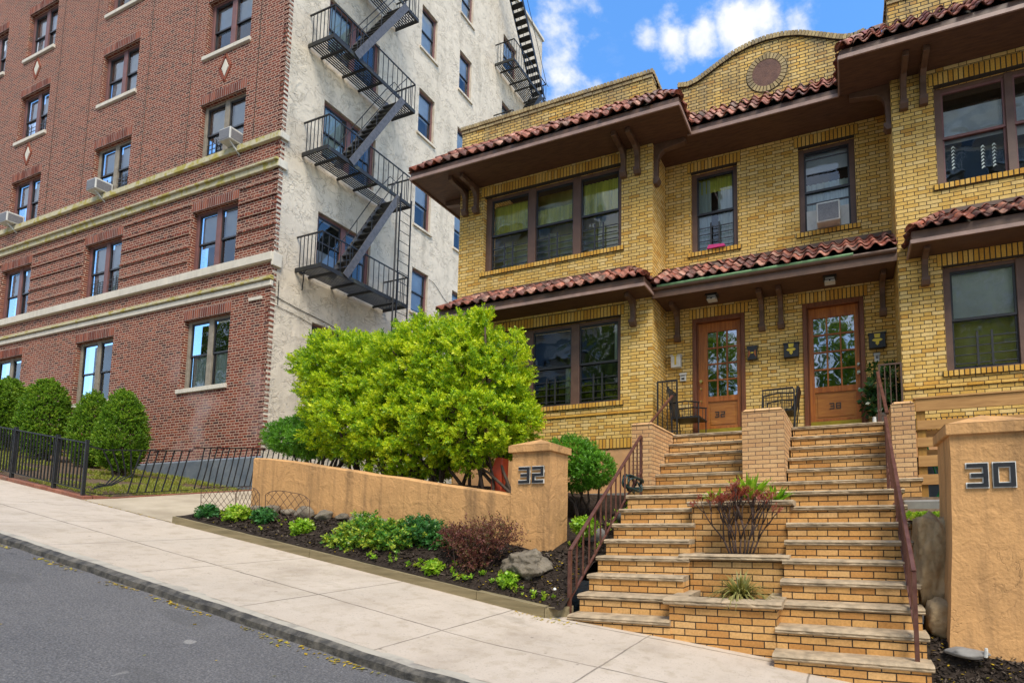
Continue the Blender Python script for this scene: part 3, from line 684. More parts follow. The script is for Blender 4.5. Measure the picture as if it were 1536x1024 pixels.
roof('tiled_roof', [
    ((-8.29, 7.63, Z0), (1, 0, 0), 5.79, (0, 1, 0), RN + .02, RZ, 1, 1),
    ((-8.29, 15, Z0), (0, -1, 0), 7.37, (1, 0, 0), RN + .02, RZ, 0, 1),
    ((-2.50, 7.63, Z0), (0, 1, 0), .70, (-1, 0, 0), RN + .02, RZ, 1, -1),
    ((-2.50, 8.33, Z0), (1, 0, 0), 2.58, (0, 1, 0), RN + .02, RZ, -1, -1),
    ((.08, 8.33, Z0), (0, -1, 0), .70, (1, 0, 0), RN + .02, RZ, -1, 1),
    ((.08, 7.63, Z0), (1, 0, 0), 6.1, (0, 1, 0), RN + .02, RZ, 1, 0)],
    [((-8.29, 7.63, Z0 + .01), (-7.62, 8.3, T + .01)), ((-2.50, 7.63, Z0 + .01), (-3.17, 8.3, T + .01)), ((.08, 7.63, Z0 + .01), (.75, 8.3, T + .01))],
    [((-8.25, 7.67, Z0 - .03), (-2.54, 7.67, Z0 - .03), (-3.235, B, T - .03), (-7.62, B, T - .03)),
     ((-8.25, 15, Z0 - .03), (-8.25, 7.67, Z0 - .03), (-7.62, B, T - .03), (-7.62, 15, T - .03)),
     ((-2.54, 7.67, Z0 - .03), (-2.54, 8.37, Z0 - .03), (-3.235, D, T - .03), (-3.235, B, T - .03)),
     ((-2.54, 8.37, Z0 - .03), (.12, 8.37, Z0 - .03), (.85, D, T - .03), (-3.235, D, T - .03)),
     ((.12, 8.37, Z0 - .03), (.12, 7.67, Z0 - .03), (.85, B, T - .03), (.85, D, T - .03)),
     ((.12, 7.67, Z0 - .03), (6.2, 7.67, Z0 - .03), (6.2, B, T - .03), (.85, B, T - .03))])
roof('tiled_roof', [((-7.64, 7.80, 4.27), (1, 0, 0), 4.46, (0, 1, 0), .5, .42, 1, 1), ((-7.64, 8.3, 4.27), (0, -1, 0), .5, (1, 0, 0), .5, .42, 0, 1), ((-3.18, 7.80, 4.27), (0, 1, 0), .5, (-1, 0, 0), .5, .42, 1, 0)],
     [((-7.64, 7.80, 4.28), (-7.14, 8.3, 4.70)), ((-3.18, 7.80, 4.28), (-3.68, 8.3, 4.70))],
     [((-7.6, 7.84, 4.24), (-3.22, 7.84, 4.24), (-3.68, B, 4.64), (-7.14, B, 4.64)), ((-3.22, 7.84, 4.24), (-3.22, B, 4.24), (-3.68, B, 4.64), (-3.68, B, 4.641))])
roof('tiled_roof', [((.98, 7.80, 4.25), (1, 0, 0), 4.96, (0, 1, 0), .5, .42, 1, 1), ((.98, 8.3, 4.25), (0, -1, 0), .5, (1, 0, 0), .5, .42, 0, 1)],
     [((.98, 7.80, 4.26), (1.48, 8.3, 4.68))], [((1.02, 7.84, 4.22), (5.9, 7.84, 4.22), (5.4, B, 4.62), (1.48, B, 4.62))])
roof('tiled_roof', [((-3.235, 8.19, 4.27), (1, 0, 0), 4.085, (0, 1, 0), .8, .62, 0, 0)], None, [((-3.23, 8.22, 4.22), (.845, 8.22, 4.22), (.845, D, 4.82), (-3.23, D, 4.82))])
mb = MB()
mb.beam((-3.22, 8.98, 4.90), (.84, 8.98, 4.90), .05, .07); mb.beam((-7.16, 8.285, 4.72), (-3.66, 8.285, 4.72), .05, .06); mb.beam((1.46, 8.285, 4.7), (5.4, 8.285, 4.7), .05, .06)
mb.build('roof_flashing', 'trim', H)
# ---- brackets: curved profile (out, z)
def bracket(mp, u, zt, h=.55, out=.45, w=.09, m='trim'):
    mb = MB(lambda a, b, c: mp(a, c, b))
    pr = [(0, zt - h), (.075, zt - h), (.085, zt - h * .45), (.12, zt - h * .30), (.20, zt - h * .2), (out - .1, zt - .10), (out, zt - .085), (out, zt), (0, zt)]
    mb.prism([(u - w / 2, a, b) for a, b in pr], (w, 0, 0))
    pr = [(.0, zt - h - .06), (.07, zt - h - .06), (.115, zt - h), (.115, zt - h + .06), (.0, zt - h + .06)]
    mb.prism([(u - w * .68, a, b) for a, b in pr], (w * 1.36, 0, 0))
    return mb.build('eave_bracket', m, H, bevel=.006)
for u in (-7.45, -7.17, -3.80, -3.52, 1.03, 1.31, 4.7): bracket(FR(B), u, 7.06, .52, .5)
bracket(RT(-3.235), 8.40, 7.06, .72, .62, .1); bracket(LT(.85), 8.40, 7.06, .72, .62, .1); bracket(LT(-7.62), 8.5, 7.06, .6, .55, .1)
for u in (-7.25, -3.60, 1.22): bracket(FR(B), u, 4.1, .46, .33, .085)
for u in (-2.98, -1.37, -1.03, .66): bracket(FR(D), u, 4.1, .58, .42, .085)
# ---- parapets
def parapet(x0, x1, Y, zt, ret=()):
    wall(FR(Y), x0, x1, 7.9, zt).build('parapet', 'yparapet', H)
    bricks(FR(Y), x0 - .03, x1 + .03, zt - .02, zt + .075, -.3, .035).build('coping', 'ycoping', H)
    bricks(FR(Y), x0 - .015, x1 + .015, zt - .09, zt - .02, -.2, .018, .215).build('coping', 'ycoping', H)
    mb = MB(); mb.box(x0, x1, Y + .01, Y + .29, zt - .1, zt + .06); mb.build('mortar_bed', 'mortar', H)
parapet(-7.62, -3.235, B, 8.45); parapet(.85, 6.2, B, 8.45)
wall(RT(-3.235), B, 12, 7.9, 8.45).build('parapet', 'yparapet', H, fix=False); bricks(RT(-3.235), B, 12, 8.43, 8.525, -.28, .035).build('coping', 'ycoping', H)
wall(LT(.85), B, 12, 7.9, 8.45).build('parapet', 'yparapet', H, fix=False); bricks(LT(.85), B, 12, 8.43, 8.525, -.28, .035).build('coping', 'ycoping', H)
CX = -1.2
def curve_z(x):
    t = abs(x - CX)
    return float(np.interp(t, [0, .3, .6, .9, 1.15, 1.35, 1.55, 1.76], [9.10, 9.075, 9.0, 8.87, 8.75, 8.66, 8.62, 8.66]))
pts = [CX + t for t in np.linspace(-1.76, 1.76, 45)]
mb = MB()
mb.prism([(pts[0], D, 7.9)] + [(x, D, curve_z(x)) for x in pts][::1] + [(pts[-1], D, 7.9)], (0, .28, 0)); mb.build('curved_parapet', 'yparapet', H)
mb = MB(); s = 0; x = pts[0]
while x < pts[-1] - .03:
    sl = (curve_z(x + .01) - curve_z(x - .01)) / .02; dx = .066 / math.sqrt(1 + sl * sl); a, b = x, min(x + dx - .009, pts[-1])
    za, zb = curve_z(a), curve_z(b)
    n = Vector((-(zb - za), 0, b - a)).normalized() * .095
    mb.hexa([(a, D - .04, za), (b, D - .04, zb), (b, D + .3, zb), (a, D + .3, za)], [(a + n.x, D - .04, za + n.z), (b + n.x, D - .04, zb + n.z), (b + n.x, D + .3, zb + n.z), (a + n.x, D + .3, za + n.z)]); x += dx
mb.build('coping', 'ycoping', H)
mb = MB(); mb.prism([(x, D - .03, curve_z(x) - .002) for x in pts] + [(x, D - .03, curve_z(x) + .075) for x in pts[::-1]], (0, .3, 0)); mb.build('mortar_bed', 'mortar', H)
mb = MB()
for i in range(30):
    a = 2 * math.pi * i / 30; r0, r1, hw = .27, .375, .0262
    d = Vector((math.cos(a), 0, math.sin(a))); e = Vector((-math.sin(a), 0, math.cos(a))); c = Vector((CX, D - .014, 8.46))
    q = [c + d * r0 - e * hw * .8, c + d * r1 - e * hw * 1.2, c + d * r1 + e * hw * 1.2, c + d * r0 + e * hw * .8]
    mb.prism(q, (0, .03, 0))
mb.build('brick_ring', 'ycoping', H)
mb = MB(); mb.prism([(CX + .27 * math.cos(t), D - .008, 8.46 + .27 * math.sin(t)) for t in np.linspace(0, 2 * math.pi, 40)[:-1]], (0, .03, 0)); mb.build('round_medallion', 'disc', H)
mb = MB(); mb.prism([(CX + .39 * math.cos(t), D - .004, 8.46 + .39 * math.sin(t)) for t in np.linspace(0, 2 * math.pi, 40)[:-1]], (0, .03, 0)); mb.build('mortar_bed', 'mortar', H)
mb = MB(); mb.box(-7.6, -3.26, B + .3, 16, 7.9, 7.97); mb.box(-3.26, .87, D + .3, 16, 7.9, 7.97); mb.box(.87, 6.2, B + .3, 16, 7.9, 7.97); mb.build('flat_roof', 'mortar', H)
# ---- doors
def digits(txt, mb, x, z, h, y0, y1, st, gap=.25, fat=0.):
    w = h * .74
    seg = {'3': [(0, 1, 1, 1), (1, 1, 1, 0), (1, 0, 0, 0), (.25, .5, 1, .5)], '2': [(0, 1, 1, 1), (1, 1, 1, .5), (1, .5, 0, .5), (0, .5, 0, 0), (0, 0, 1, 0)],
           '0': [(0, 1, 1, 1), (1, 1, 1, 0), (1, 0, 0, 0), (0, 0, 0, 1)], '8': [(0, 1, 1, 1), (1, 1, 1, 0), (1, 0, 0, 0), (0, 0, 0, 1), (0, .5, 1, .5)]}
    for ch in txt:
        for i, (a, b, c, d) in enumerate(seg[ch]):
            xa, xb = sorted((a, c)); za, zb = sorted((b, d)); s = st / 2 + fat
            mb.box(x + xa * w - s, x + xb * w + s, y0 - i * .0006, y1, z + za * h - s, z + zb * h + s)
        x += w + gap * h + st
def door(x0, x1, num, knobs, gx, label):
    z0, z1 = 1.5, 3.87
    fb = MB(); fb.box(x0, x0 + .075, D - .03, D + .12, z0, z1); fb.box(x1 - .075, x1, D - .03, D + .12, z0, z1); fb.box(x0 + .075, x1 - .075, D - .03, D + .12, z1 - .085, z1)
    fb.box(x0 + .075, x0 + .095, D + .02, D + .12, z0, z1 - .085); fb.box(x1 - .095, x1 - .075, D + .02, D + .12, z0, z1 - .085)
    dr = fb.build('door_frame', 'dframe', H, bevel=.006)
    a, b = x0 + .08, x1 - .08; g0, g1 = gx; yb = D + .06; zb, zt = 2.37, 3.61
    lb = MB(); lb.box(a, g0, yb, yb + .05, z0, z1 - .087); lb.box(g1, b, yb, yb + .05, z0, z1 - .087)
    lb.box(g0, g1, yb + .001, yb + .05, zt, z1 - .087); lb.box(g0, g1, yb + .001, yb + .05, 2.27, zb); lb.box(g0, g1, yb + .001, yb + .05, z0, 1.80)
    cw, rh = (g1 - g0) / 3, (zt - zb) / 4
    for i in (1, 2): lb.box(g0 + cw * i - .014, g0 + cw * i + .014, yb + .008, yb + .045, zb, zt)
    for j in (1, 2, 3): lb.box(g0, g1, yb + .009, yb + .044, zb + rh * j - .013, zb + rh * j + .013)
    leaf = lb.build('door', 'door', H, label=label, bevel=.003)
    pb = MB(); pb.quad((g0, yb + .03, zb), (g1, yb + .03, zb), (g1, yb + .03, zt), (g0, yb + .03, zt)); pb.build('pane', 'doorglass', leaf, fix=False)
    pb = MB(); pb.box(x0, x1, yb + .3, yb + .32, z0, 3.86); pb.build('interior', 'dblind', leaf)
    pb = MB(); pb.box(g0 - .01, g1 + .01, yb + .022, yb + .04, 1.79, 2.28); pb.box(g0 + .04, g1 - .04, yb + .012, yb + .0225, 1.84, 2.23); pb.build('lower_panel', 'panel', leaf, bevel=.003)
    pb = MB(); pb.box(a + .01, b - .01, yb - .006, yb - .0005, z0, 1.76); pb.build('kick_plate', 'brasskick', leaf)
    nb = MB(); digits(num, nb, (x0 + x1) / 2 - .09, 1.98, .09, yb + .004, yb + .013, .015, .3); nb.build('house_number', 'black', leaf)
    kx, ks = knobs; kb = MB()
    for z, r in ks:
        kb.tube([(kx, yb - .0005, z), (kx, yb - .012, z)], r * 1.25, 14); kb.tube([(kx, yb - .012, z), (kx, yb - .045, z)], r * .6, 10); kb.tube([(kx, yb - .045, z), (kx, yb - .055, z), (kx, yb - .075, z)], r * 1.05, 12)
    kb.build('door_knob', 'nickel' if num == '38' else 'brass', leaf, smooth=False)
    return dr
door(-2.69, -1.69, '32', (-2.535, [(2.66, .026), (2.52, .012), (2.28, .01)]), (-2.42, -1.86), 'varnished oak door with glass lights and the number 32')
door(-.66, .36, '38', (.245, [(2.70, .02), (2.56, .024), (2.27, .016)]), (-.485, .195), 'varnished oak door with glass lights and the number 38')
# ceiling lights of the canopy
for k, (x, lb) in enumerate(((-2.2, 'small white ceiling lantern under the canopy above door 32'), (-.17, 'small white ceiling lantern under the canopy above door 38'))):
    t = thing('porch_light', lb, 'lamp', (x, 8.6, 4.1), 'ceiling lanterns under the canopy')
    mb = MB(); mb.box(x - .11, x + .11, 8.5, 8.7, 4.075, 4.1); mb.build('base_plate', 'black', t)
    mb = MB(); mb.hexa([(x - .085, 8.53, 4.0), (x + .085, 8.53, 4.0), (x + .085, 8.67, 4.0), (x - .085, 8.67, 4.0)], [(x - .07, 8.54, 4.075), (x + .07, 8.54, 4.075), (x + .07, 8.66, 4.075), (x - .07, 8.66, 4.075)]); mb.build('lamp_shade', 'white', t)
    mb = MB(); mb.box(x - .09, x + .09, 8.524, 8.53, 4.032, 4.04); mb.box(x - .012, x + .012, 8.522, 8.53, 4.01, 4.03); mb.build('cage_bar', 'black', t)
# wall fittings
def wallbox(name, lb, cat, x0, x1, z0, z1, dp, m, emblem=None, group=None):
    t = thing(name, lb, cat, ((x0 + x1) / 2, D, z0), group)
    mb = MB(); mb.box(x0, x1, D - dp, D - .001, z0, z1 - .03); mb.build('box', m, t, bevel=.008)
    mb = MB(); mb.prism([(x0 - .01, D - dp - .012, z1 - .05), (x0 - .01, D - dp - .012, z1 - .03), (x0 - .01, D - .001, z1), (x0 - .01, D - .001, z1 - .05)], (x1 - x0 + .02, 0, 0)); mb.build('lid', m, t)
    cx = (x0 + x1) / 2; cz = (z0 + z1) / 2
    if emblem == 'gold':
        mb = MB(); y = D - dp - .008
        mb.prism([(cx + a, y, cz + b) for a, b in ((-.04, .03), (.04, .03), (.048, .09), (.03, .115), (-.03, .115), (-.048, .09))], (0, .006, 0))
        mb.prism([(cx + a, y - .001, cz + b) for a, b in ((-.085, -.01), (-.05, .012), (.05, .012), (.085, -.01), (.05, -.035), (-.05, -.035))], (0, .006, 0))
        mb.prism([(cx + a, y - .002, cz + b) for a, b in ((-.022, -.03), (.022, -.03), (.03, -.07), (0, -.105), (-.03, -.07))], (0, .006, 0)); mb.build('emblem', 'gold', t)
    elif emblem == 'strip':
        mb = MB(); mb.box(cx - .018, cx + .018, D - dp - .006, D - dp - .0005, z0 + .05, z1 - .05); mb.box(cx - .04, cx + .04, D - dp - .02, D - dp - .013, z1 - .045, z1 - .02); mb.build('gold_strip', 'gold', t)
    elif emblem == 'keys':
        mb = MB(); mb.box(x0 + .025, x1 - .025, D - dp - .004, D - dp - .0005, cz + .01, z1 - .055); mb.build('speaker_grille', 'acgrill', t)
        mb = MB(); mb.box(x0 + .03, x1 - .03, D - dp - .004, D - dp - .0005, z0 + .03, cz - .02); mb.build('keypad', 'black', t)
    elif emblem == 'mark':
        mb = MB(); mb.box(cx - .02, cx + .02, D - dp - .004, D - dp - .0005, cz - .03, cz + .02); mb.build('button', 'acgrill', t)
wallbox('mailbox', 'white wall mailbox with a gold strip left of door 32', 'mailbox', -3.1, -2.91, 2.95, 3.22, .1, 'white', 'strip')
wallbox('intercom', 'small white intercom panel below the white mailbox beside door 32', 'intercom', -2.94, -2.82, 2.69, 2.86, .03, 'white', 'keys')
wallbox('mailbox', 'black mailbox with gold emblem on the brick left of door 38', 'mailbox', -.99, -.73, 2.91, 3.2, .1, 'black', 'gold', 'black mailboxes with gold emblems')
wallbox('mailbox', 'black mailbox with gold emblem right of door 38 above the leafy plant', 'mailbox', .42, .68, 2.91, 3.2, .1, 'black', 'gold', 'black mailboxes with gold emblems')
wallbox('doorbell', 'small white doorbell plate right of door 38 under the black mailbox', 'doorbell', .5, .58, 2.7, 2.86, .02, 'white', 'mark')
t = thing('mailbox', 'little black and bronze letter box right of door 32', 'mailbox', (-1.55, D, 2.98))
mb = MB(); mb.prism([(-1.55 + a, D - .09, 3.08 + b) for a, b in ((-.09, -.13), (.09, -.13), (.075, 0), (.1, .12), (-.1, .12), (-.075, 0))], (0, .089, 0)); mb.build('box', 'black', t)
mb = MB(); mb.prism([(-1.55 + a, D - .096, 3.08 + b) for a, b in ((-.07, -.1), (-.03, -.02), (-.055, .05), (-.07, .0))], (0, .005, 0)); mb.prism([(-1.55 + a, D - .096, 3.08 + b) for a, b in ((.07, -.1), (.03, -.02), (.055, .05), (.07, .0))], (0, .005, 0)); mb.build('bronze_panel', M['door'], t)
mb = MB(); mb.box(-1.575, -1.525, D - .1, D - .0965, 3.055, 3.08); mb.build('plate', 'gold', t)
# air conditioner in the recess window
def ac(lb, x0, x1, yf, yb, z0, z1, brace=None, group='window air conditioners'):
    t = thing('air_conditioner', lb, 'air conditioner', ((x0 + x1) / 2, yb, z0), group)
    mb = MB(); mb.box(x0, x1, yf, yb, z0, z1); mb.build('casing', 'white', t, bevel=.012)
    mb = MB(); mb.box(x0 + .025, x1 - .025, yf - .006, yf - .0005, z0 + .025, z1 - .035); mb.build('grille', 'acgrill', t)
    mb = MB(); mb.box(x1 + .0005, x1 + .004, yf + .03, yb - .04, z0 + .03, z1 - .05)
    mb.build('side_vent', 'acgrill', t)
    if brace: mb = MB(); mb.beam((brace, yf + .06, z0), (brace + .05, yb, z0 - .35), .03, .03); mb.build('brace', 'white', t)
ac('white air conditioner in the upper window above door 38', -.36, .03, 8.78, 9.05, 5.20, 5.56)
mb = MB(); mb.prism([(-2.38, D - .06, 5.19), (-2.02, D - .06, 5.19), (-2.05, D - .06, 5.24), (-2.35, D - .06, 5.26)], (0, .03, 0)); mb.build('toy', 'pink', None, loc=(-2.2, D, 5.19), label='bright pink plastic toy on the sill of the curtained upper window above door 32', category='toy')
# ------------------------------------------------------------------ front steps
ST = thing('front_steps', 'twin brick and bluestone front steps climbing to the two wooden doors', 'steps', (-1.1, 6.5, -1.3))
Rr, Hh = .206, .186
yk = lambda k: 4.46 + Rr * k + (.65 if k >= 9 else 0)
zk = lambda k: -1.158 + Hh * k
def slab(mb, x0, x1, y0, y1, z0, z1, rs, ends=True):
    """stone slab with rock-faced front edge"""
    n = max(3, int((x1 - x0) / .035)); b = len(mb.v); rows = []
    for i in range(n + 1):
        x = x0 + (x1 - x0) * i / n
        j = lambda k: .006 * mnoise.noise(Vector((x * 9, z0 * 7, k))) + .004 * mnoise.noise(Vector((x * 31, z0 * 7, k)))
        rows.append([(x, y1, z0), (x, y1, z1 + .001), (x, y0 + .045, z1 + .001), (x, y0 + .012 + j(0), z1 - .004 + j(4) * .4), (x, y0 - .006 + j(1) * 1.4, z1 - .018), (x, y0 + .002 + j(2) * 1.4, (z0 + z1) / 2), (x, y0 - .002 + j(3) * 1.2, z0 + .014), (x, y0 + .016 + j(5), z0)])
    k = len(rows[0]); vs = [v for r in rows for v in r]
    fs = [(i * k + a, i * k + (a + 1) % k, (i + 1) * k + (a + 1) % k, (i + 1) * k + a) for i in range(n) for a in range(k)]
    fs += [tuple(range(k)), tuple(n * k + a for a in range(k - 1, -1, -1))]
    mb.add(vs, fs)
def flight(k, x0, x1, bx=None):
    b0, b1 = bx or (x0 + .02, x1 - .02)
    mb = MB(); mb.box(b0, b1, yk(k) + .02, yk(k) + .6, -1.9 if k < 3 else zk(k) - .6, zk(k)); mb.build('riser', 'obrick', ST)
    mb = MB(); slab(mb, x0, x1, yk(k), yk(k) + Rr + .06 if k not in (8, 14) else (7.15 if k == 8 else D), zk(k), zk(k) + .055, k); mb.build('tread', 'slab', ST)
for k in range(1, 8): flight(k, -2.76, -1.645 if k < 5 else -1.70, (-2.74, -1.645 if k < 5 else -1.70))
for k in range(0, 8): flight(k, -.65, .60, (-.635, .575))
flight(8, -2.76, .60); flight(9, -3.12, .90)
for k in range(10, 15): flight(k, -2.76, -1.385); flight(k, -.795, .565)
mb = MB(); mb.box(-3.2, -2.75, 8.05, D - .02, .5, 1.49); mb.box(.56, .84, 8.05, D - .02, .5, 1.49); mb.build('porch_edge', 'opier', ST)
mb = MB(); mb.box(-3.22, -2.77, 7.98, D - .015, 1.49, 1.5); mb.box(-1.38, -.8, 8.0, D - .015, 1.44, 1.5); mb.box(.57, .845, 7.98, D - .015, 1.49, 1.5); mb.build('porch_floor', 'slab', ST)
mb = MB(); mb.box(-2.6, .45, 6.8, 8.9, -1.9, .2); mb.build('fill', 'mortar', ST)
def pier(x0, x1, y0, y1, z0, z1, chamfer=.05):
    mb = MB(); mb.box(x0, x1, y0, y1, z0, z1); mb.build('pier', 'opier', ST)
pier(-3.08, -2.755, 7.03, 8.28, .55, 1.50); pier(-1.385, -.80, 7.03, 8.28, .55, 1.58); pier(.565, .845, 7.03, 8.28, .55, 1.53)
mb = MB()
for a, b, z in ((-3.09, -2.745, 1.50), (-1.37, -.815, 1.58), (.575, .835, 1.53)): mb.hexa([(a, 7.02, z), (b, 7.02, z), (b, 8.29, z), (a, 8.29, z)], [(a + .03, 7.06, z + .035), (b - .03, 7.06, z + .035), (b - .03, 8.27, z + .035), (a + .03, 8.27, z + .035)])
mb.build('pier_cap', 'opier', ST)
def planter(x0, x1, y0, y1, z0, zc, lx, rx):
    mb = MB(); mb.box(x0, x1, y0, y0 + .12, z0, zc); mb.box(x0, x0 + .12, y0 + .12, y1, z0, zc); mb.box(x1 - .12, x1, y0 + .12, y1, z0, zc); p = mb.build('planter', 'obrick', ST)
    mb = MB(); slab(mb, x0 - .05, x1 + .05, y0 - .045, y0 + .14, zc, zc + .06, 1)
    mb.box(x0 - .045, x0 + .13, y0 + .14, y1 + .03, zc, zc + .058); mb.box(x1 - .13, x1 + .045, y0 + .14, y1 + .03, zc, zc + .058); mb.build('planter_cap', 'slab', p)
    mb = MB(); mb.box(x0 + .1, x1 - .1, y0 + .1, y1 + .05, z0 + .02, zc - .005); mb.build('planter_soil', 'mulch', p)
planter(-1.66, -.635, 4.70, 5.34, -1.9, -.765, 0, 0)
planter(-1.715, -.63, 5.345, 5.74, -1.2, -.385, 0, 0)
planter(-1.74, -.62, 5.745, 6.32, -.7, .205, 0, 0)
# ------------------------------------------------------------------ handrails
def handrail(name, lb, path, posts, n, drop, kind='rail', group=None, bal=True, lower=True, balr=.008):
    """path: top rail points; posts: list of (index t, foot z)"""
    a, b = Vector(path[0]), Vector(path[-1])
    t = thing(name, lb, 'handrail', (a.x, a.y, posts[0][1]), group)
    mb = MB(); pts = [Vector(p) for p in path]
    for p, q in zip(pts[:-1], pts[1:]): mb.beam(p, q, .042, .028)
    mb.build('top_rail', kind, t, bevel=.006)
    for tt, fz in posts:
        p = a.lerp(b, tt); mb = MB(); mb.box(p.x - .017, p.x + .017, p.y - .017, p.y + .017, fz, p.z - .005); mb.build('post', kind, t)
    if lower: mb = MB(); mb.beam(a - Vector((0, 0, drop)), b - Vector((0, 0, drop)), .026, .014); mb.build('bottom_rail', kind, t)
    if bal:
        mb = MB()
        for i in range(1, n):
            p = a.lerp(b, i / n); mb.box(p.x - balr, p.x + balr, p.y - balr, p.y + balr, p.z - drop, p.z - .01)
        mb.build('balusters', kind, t)
    return t
handrail('handrail', 'brown iron handrail along the left edge of the steps, rising to the left brick pier', [(-2.81, 4.80, -.27), (-2.81, 6.75, 1.28)], [(0, -.95), (1, .40)], 14, .52)
handrail('handrail', 'brown iron handrail standing on the treads at the right edge of the steps', [(.49, 4.58, -.39), (.49, 6.98, 1.36)], [(0, -1.11), (.97, .3)], 20, .52)
t = thing('handrail', 'short brown handrail with a curled end above the left brick pier by the black chair', 'handrail', (-2.93, 7.2, 1.43))
mb = MB(); mb.beam((-2.93, 7.2, 1.46), (-2.83, 8.2, 2.22), .04, .026); mb.build('top_rail', 'rail', t)
mb = MB(); mb.tube([(-2.83, 8.2, 2.22), (-2.82, 8.28, 2.26), (-2.79, 8.36, 2.26)], .012, 8); mb.tube([(-2.93, 7.2, 1.46), (-2.935, 7.14, 1.42), (-2.94, 7.1, 1.45), (-2.93, 7.06, 1.52)], .018, 8); mb.build('curled_end', 'black', t)
t = thing('handrail', 'short brown handrail above the right brick pier in front of the leafy plant', 'handrail', (.5, 7.1, 1.4))
mb = MB(); mb.beam((.52, 7.05, 1.42), (.49, 8.2, 2.3), .04, .03); mb.build('top_rail', 'rail', t)
mb = MB(); mb.box(.475, .5, 8.2, 8.225, 1.5, 2.3); mb.build('post', 'rail', t)
def railing(name, lb, x0, x1, y, z0, z1, n, m):
    t = thing(name, lb, 'railing', (x0, y, z0))
    mb = MB(); mb.box(x0 - .012, x1 + .012, y - .012, y + .012, z1 - .025, z1); mb.build('top_rail', m, t)
    mb = MB(); mb.box(x0, x1, y - .008, y + .008, z0 + .1, z0 + .12); mb.build('bottom_rail', m, t)
    for x in (x0, x1): mb = MB(); mb.box(x - .013, x + .013, y - .0125, y + .0125, z0, z1 - .026); mb.build('post', m, t)
    mb = MB()
    for i in range(1, n): x = x0 + (x1 - x0) * i / n; mb.box(x - .007, x + .007, y - .007, y + .007, z0 + .12, z1 - .025)
    mb.build('balusters', m, t)
railing('porch_railing', 'black porch railing beside the projecting bay left of door 32', -3.13, -2.77, 8.28, 1.5, 2.52, 4, 'iron')
railing('porch_railing', 'rusty brown porch railing right of door 38 in front of the potted plant', .52, .83, 8.27, 1.53, 2.44, 4, 'rust')
# patio chairs (metal, facing +X or -X)
def chair(lb, x, y, z, s, gridded=False):
    bh = .76 if gridded else .95
    t = thing('patio_chair', lb, 'chair', (x, y, z))
    X = lambda a: x + s * a
    for a in (-.24, .24):
        for b in (-.24, .24):
            mb = MB(); top = (.62 if a > 0 else .95); mb.tube([(X(a), y + b, z), (X(a - (.08 if a < 0 else 0)), y + b, z + min(top, bh))], .012, 6); mb.build('leg', 'iron', t)
    mb = MB(); mb.box(min(X(-.26), X(.26)), max(X(-.26), X(.26)), y - .25, y + .25, z + .36, z + .385)
    for i in range(6): mb.box(min(X(-.24 + i * .08), X(-.2 + i * .08)), max(X(-.24 + i * .08), X(-.2 + i * .08)), y - .24, y + .24, z + .386, z + .396)
    mb.build('seat', 'iron', t)
    mb = MB(); a0, a1 = X(-.24), X(-.34)
    mb.hexa([(a0 - .01, y - .24, z + .4), (a0 + .01, y - .24, z + .4), (a0 + .01, y + .24, z + .4), (a0 - .01, y + .24, z + .4)], [(a1 - .01, y - .22, z + bh), (a1 + .01, y - .22, z + bh), (a1 + .01, y + .22, z + bh), (a1 - .01, y + .22, z + bh)])
    mb.build('backrest', 'iron', t)
    for b in (-.25, .25):
        mb = MB(); mb.tube([(X(-.28), y + b, z + .64), (X(.0), y + b, z + .66), (X(.26), y + b, z + .62)], .013, 6)
        for i in range(4): mb.tube([(X(-.18 + i * .12), y + b, z + .38), (X(-.18 + i * .12), y + b, z + .64)], .006, 5)
        mb.build('armrest', 'iron', t)
    if gridded:
        mb = MB()
        for i in range(7): mb.tube([(X(-.22 + i * .07), y - .26, z + .38), (X(-.22 + i * .07), y - .26, z + .72)], .005, 5)
        for j in range(4): mb.tube([(X(-.24), y - .262, z + .42 + j * .085), (X(.24), y - .262, z + .42 + j * .085)], .004, 5)
        mb.tube([(X(-.27), y - .26, z), (X(-.27), y - .26, z + .70), (X(-.25), y - .26, z + .735), (X(.24), y - .26, z + .725), (X(.26), y - .26, z + .38)], .015, 8); mb.build('side_grid', 'iron', t)
    return t
chair('black iron armchair on the porch left of door 32 with a slanted dark backrest', -2.66, 8.66, 1.5, 1)
chair('black iron chair with a gridded side behind the middle brick pier between the doors', -1.05, 8.66, 1.5, -1, True)
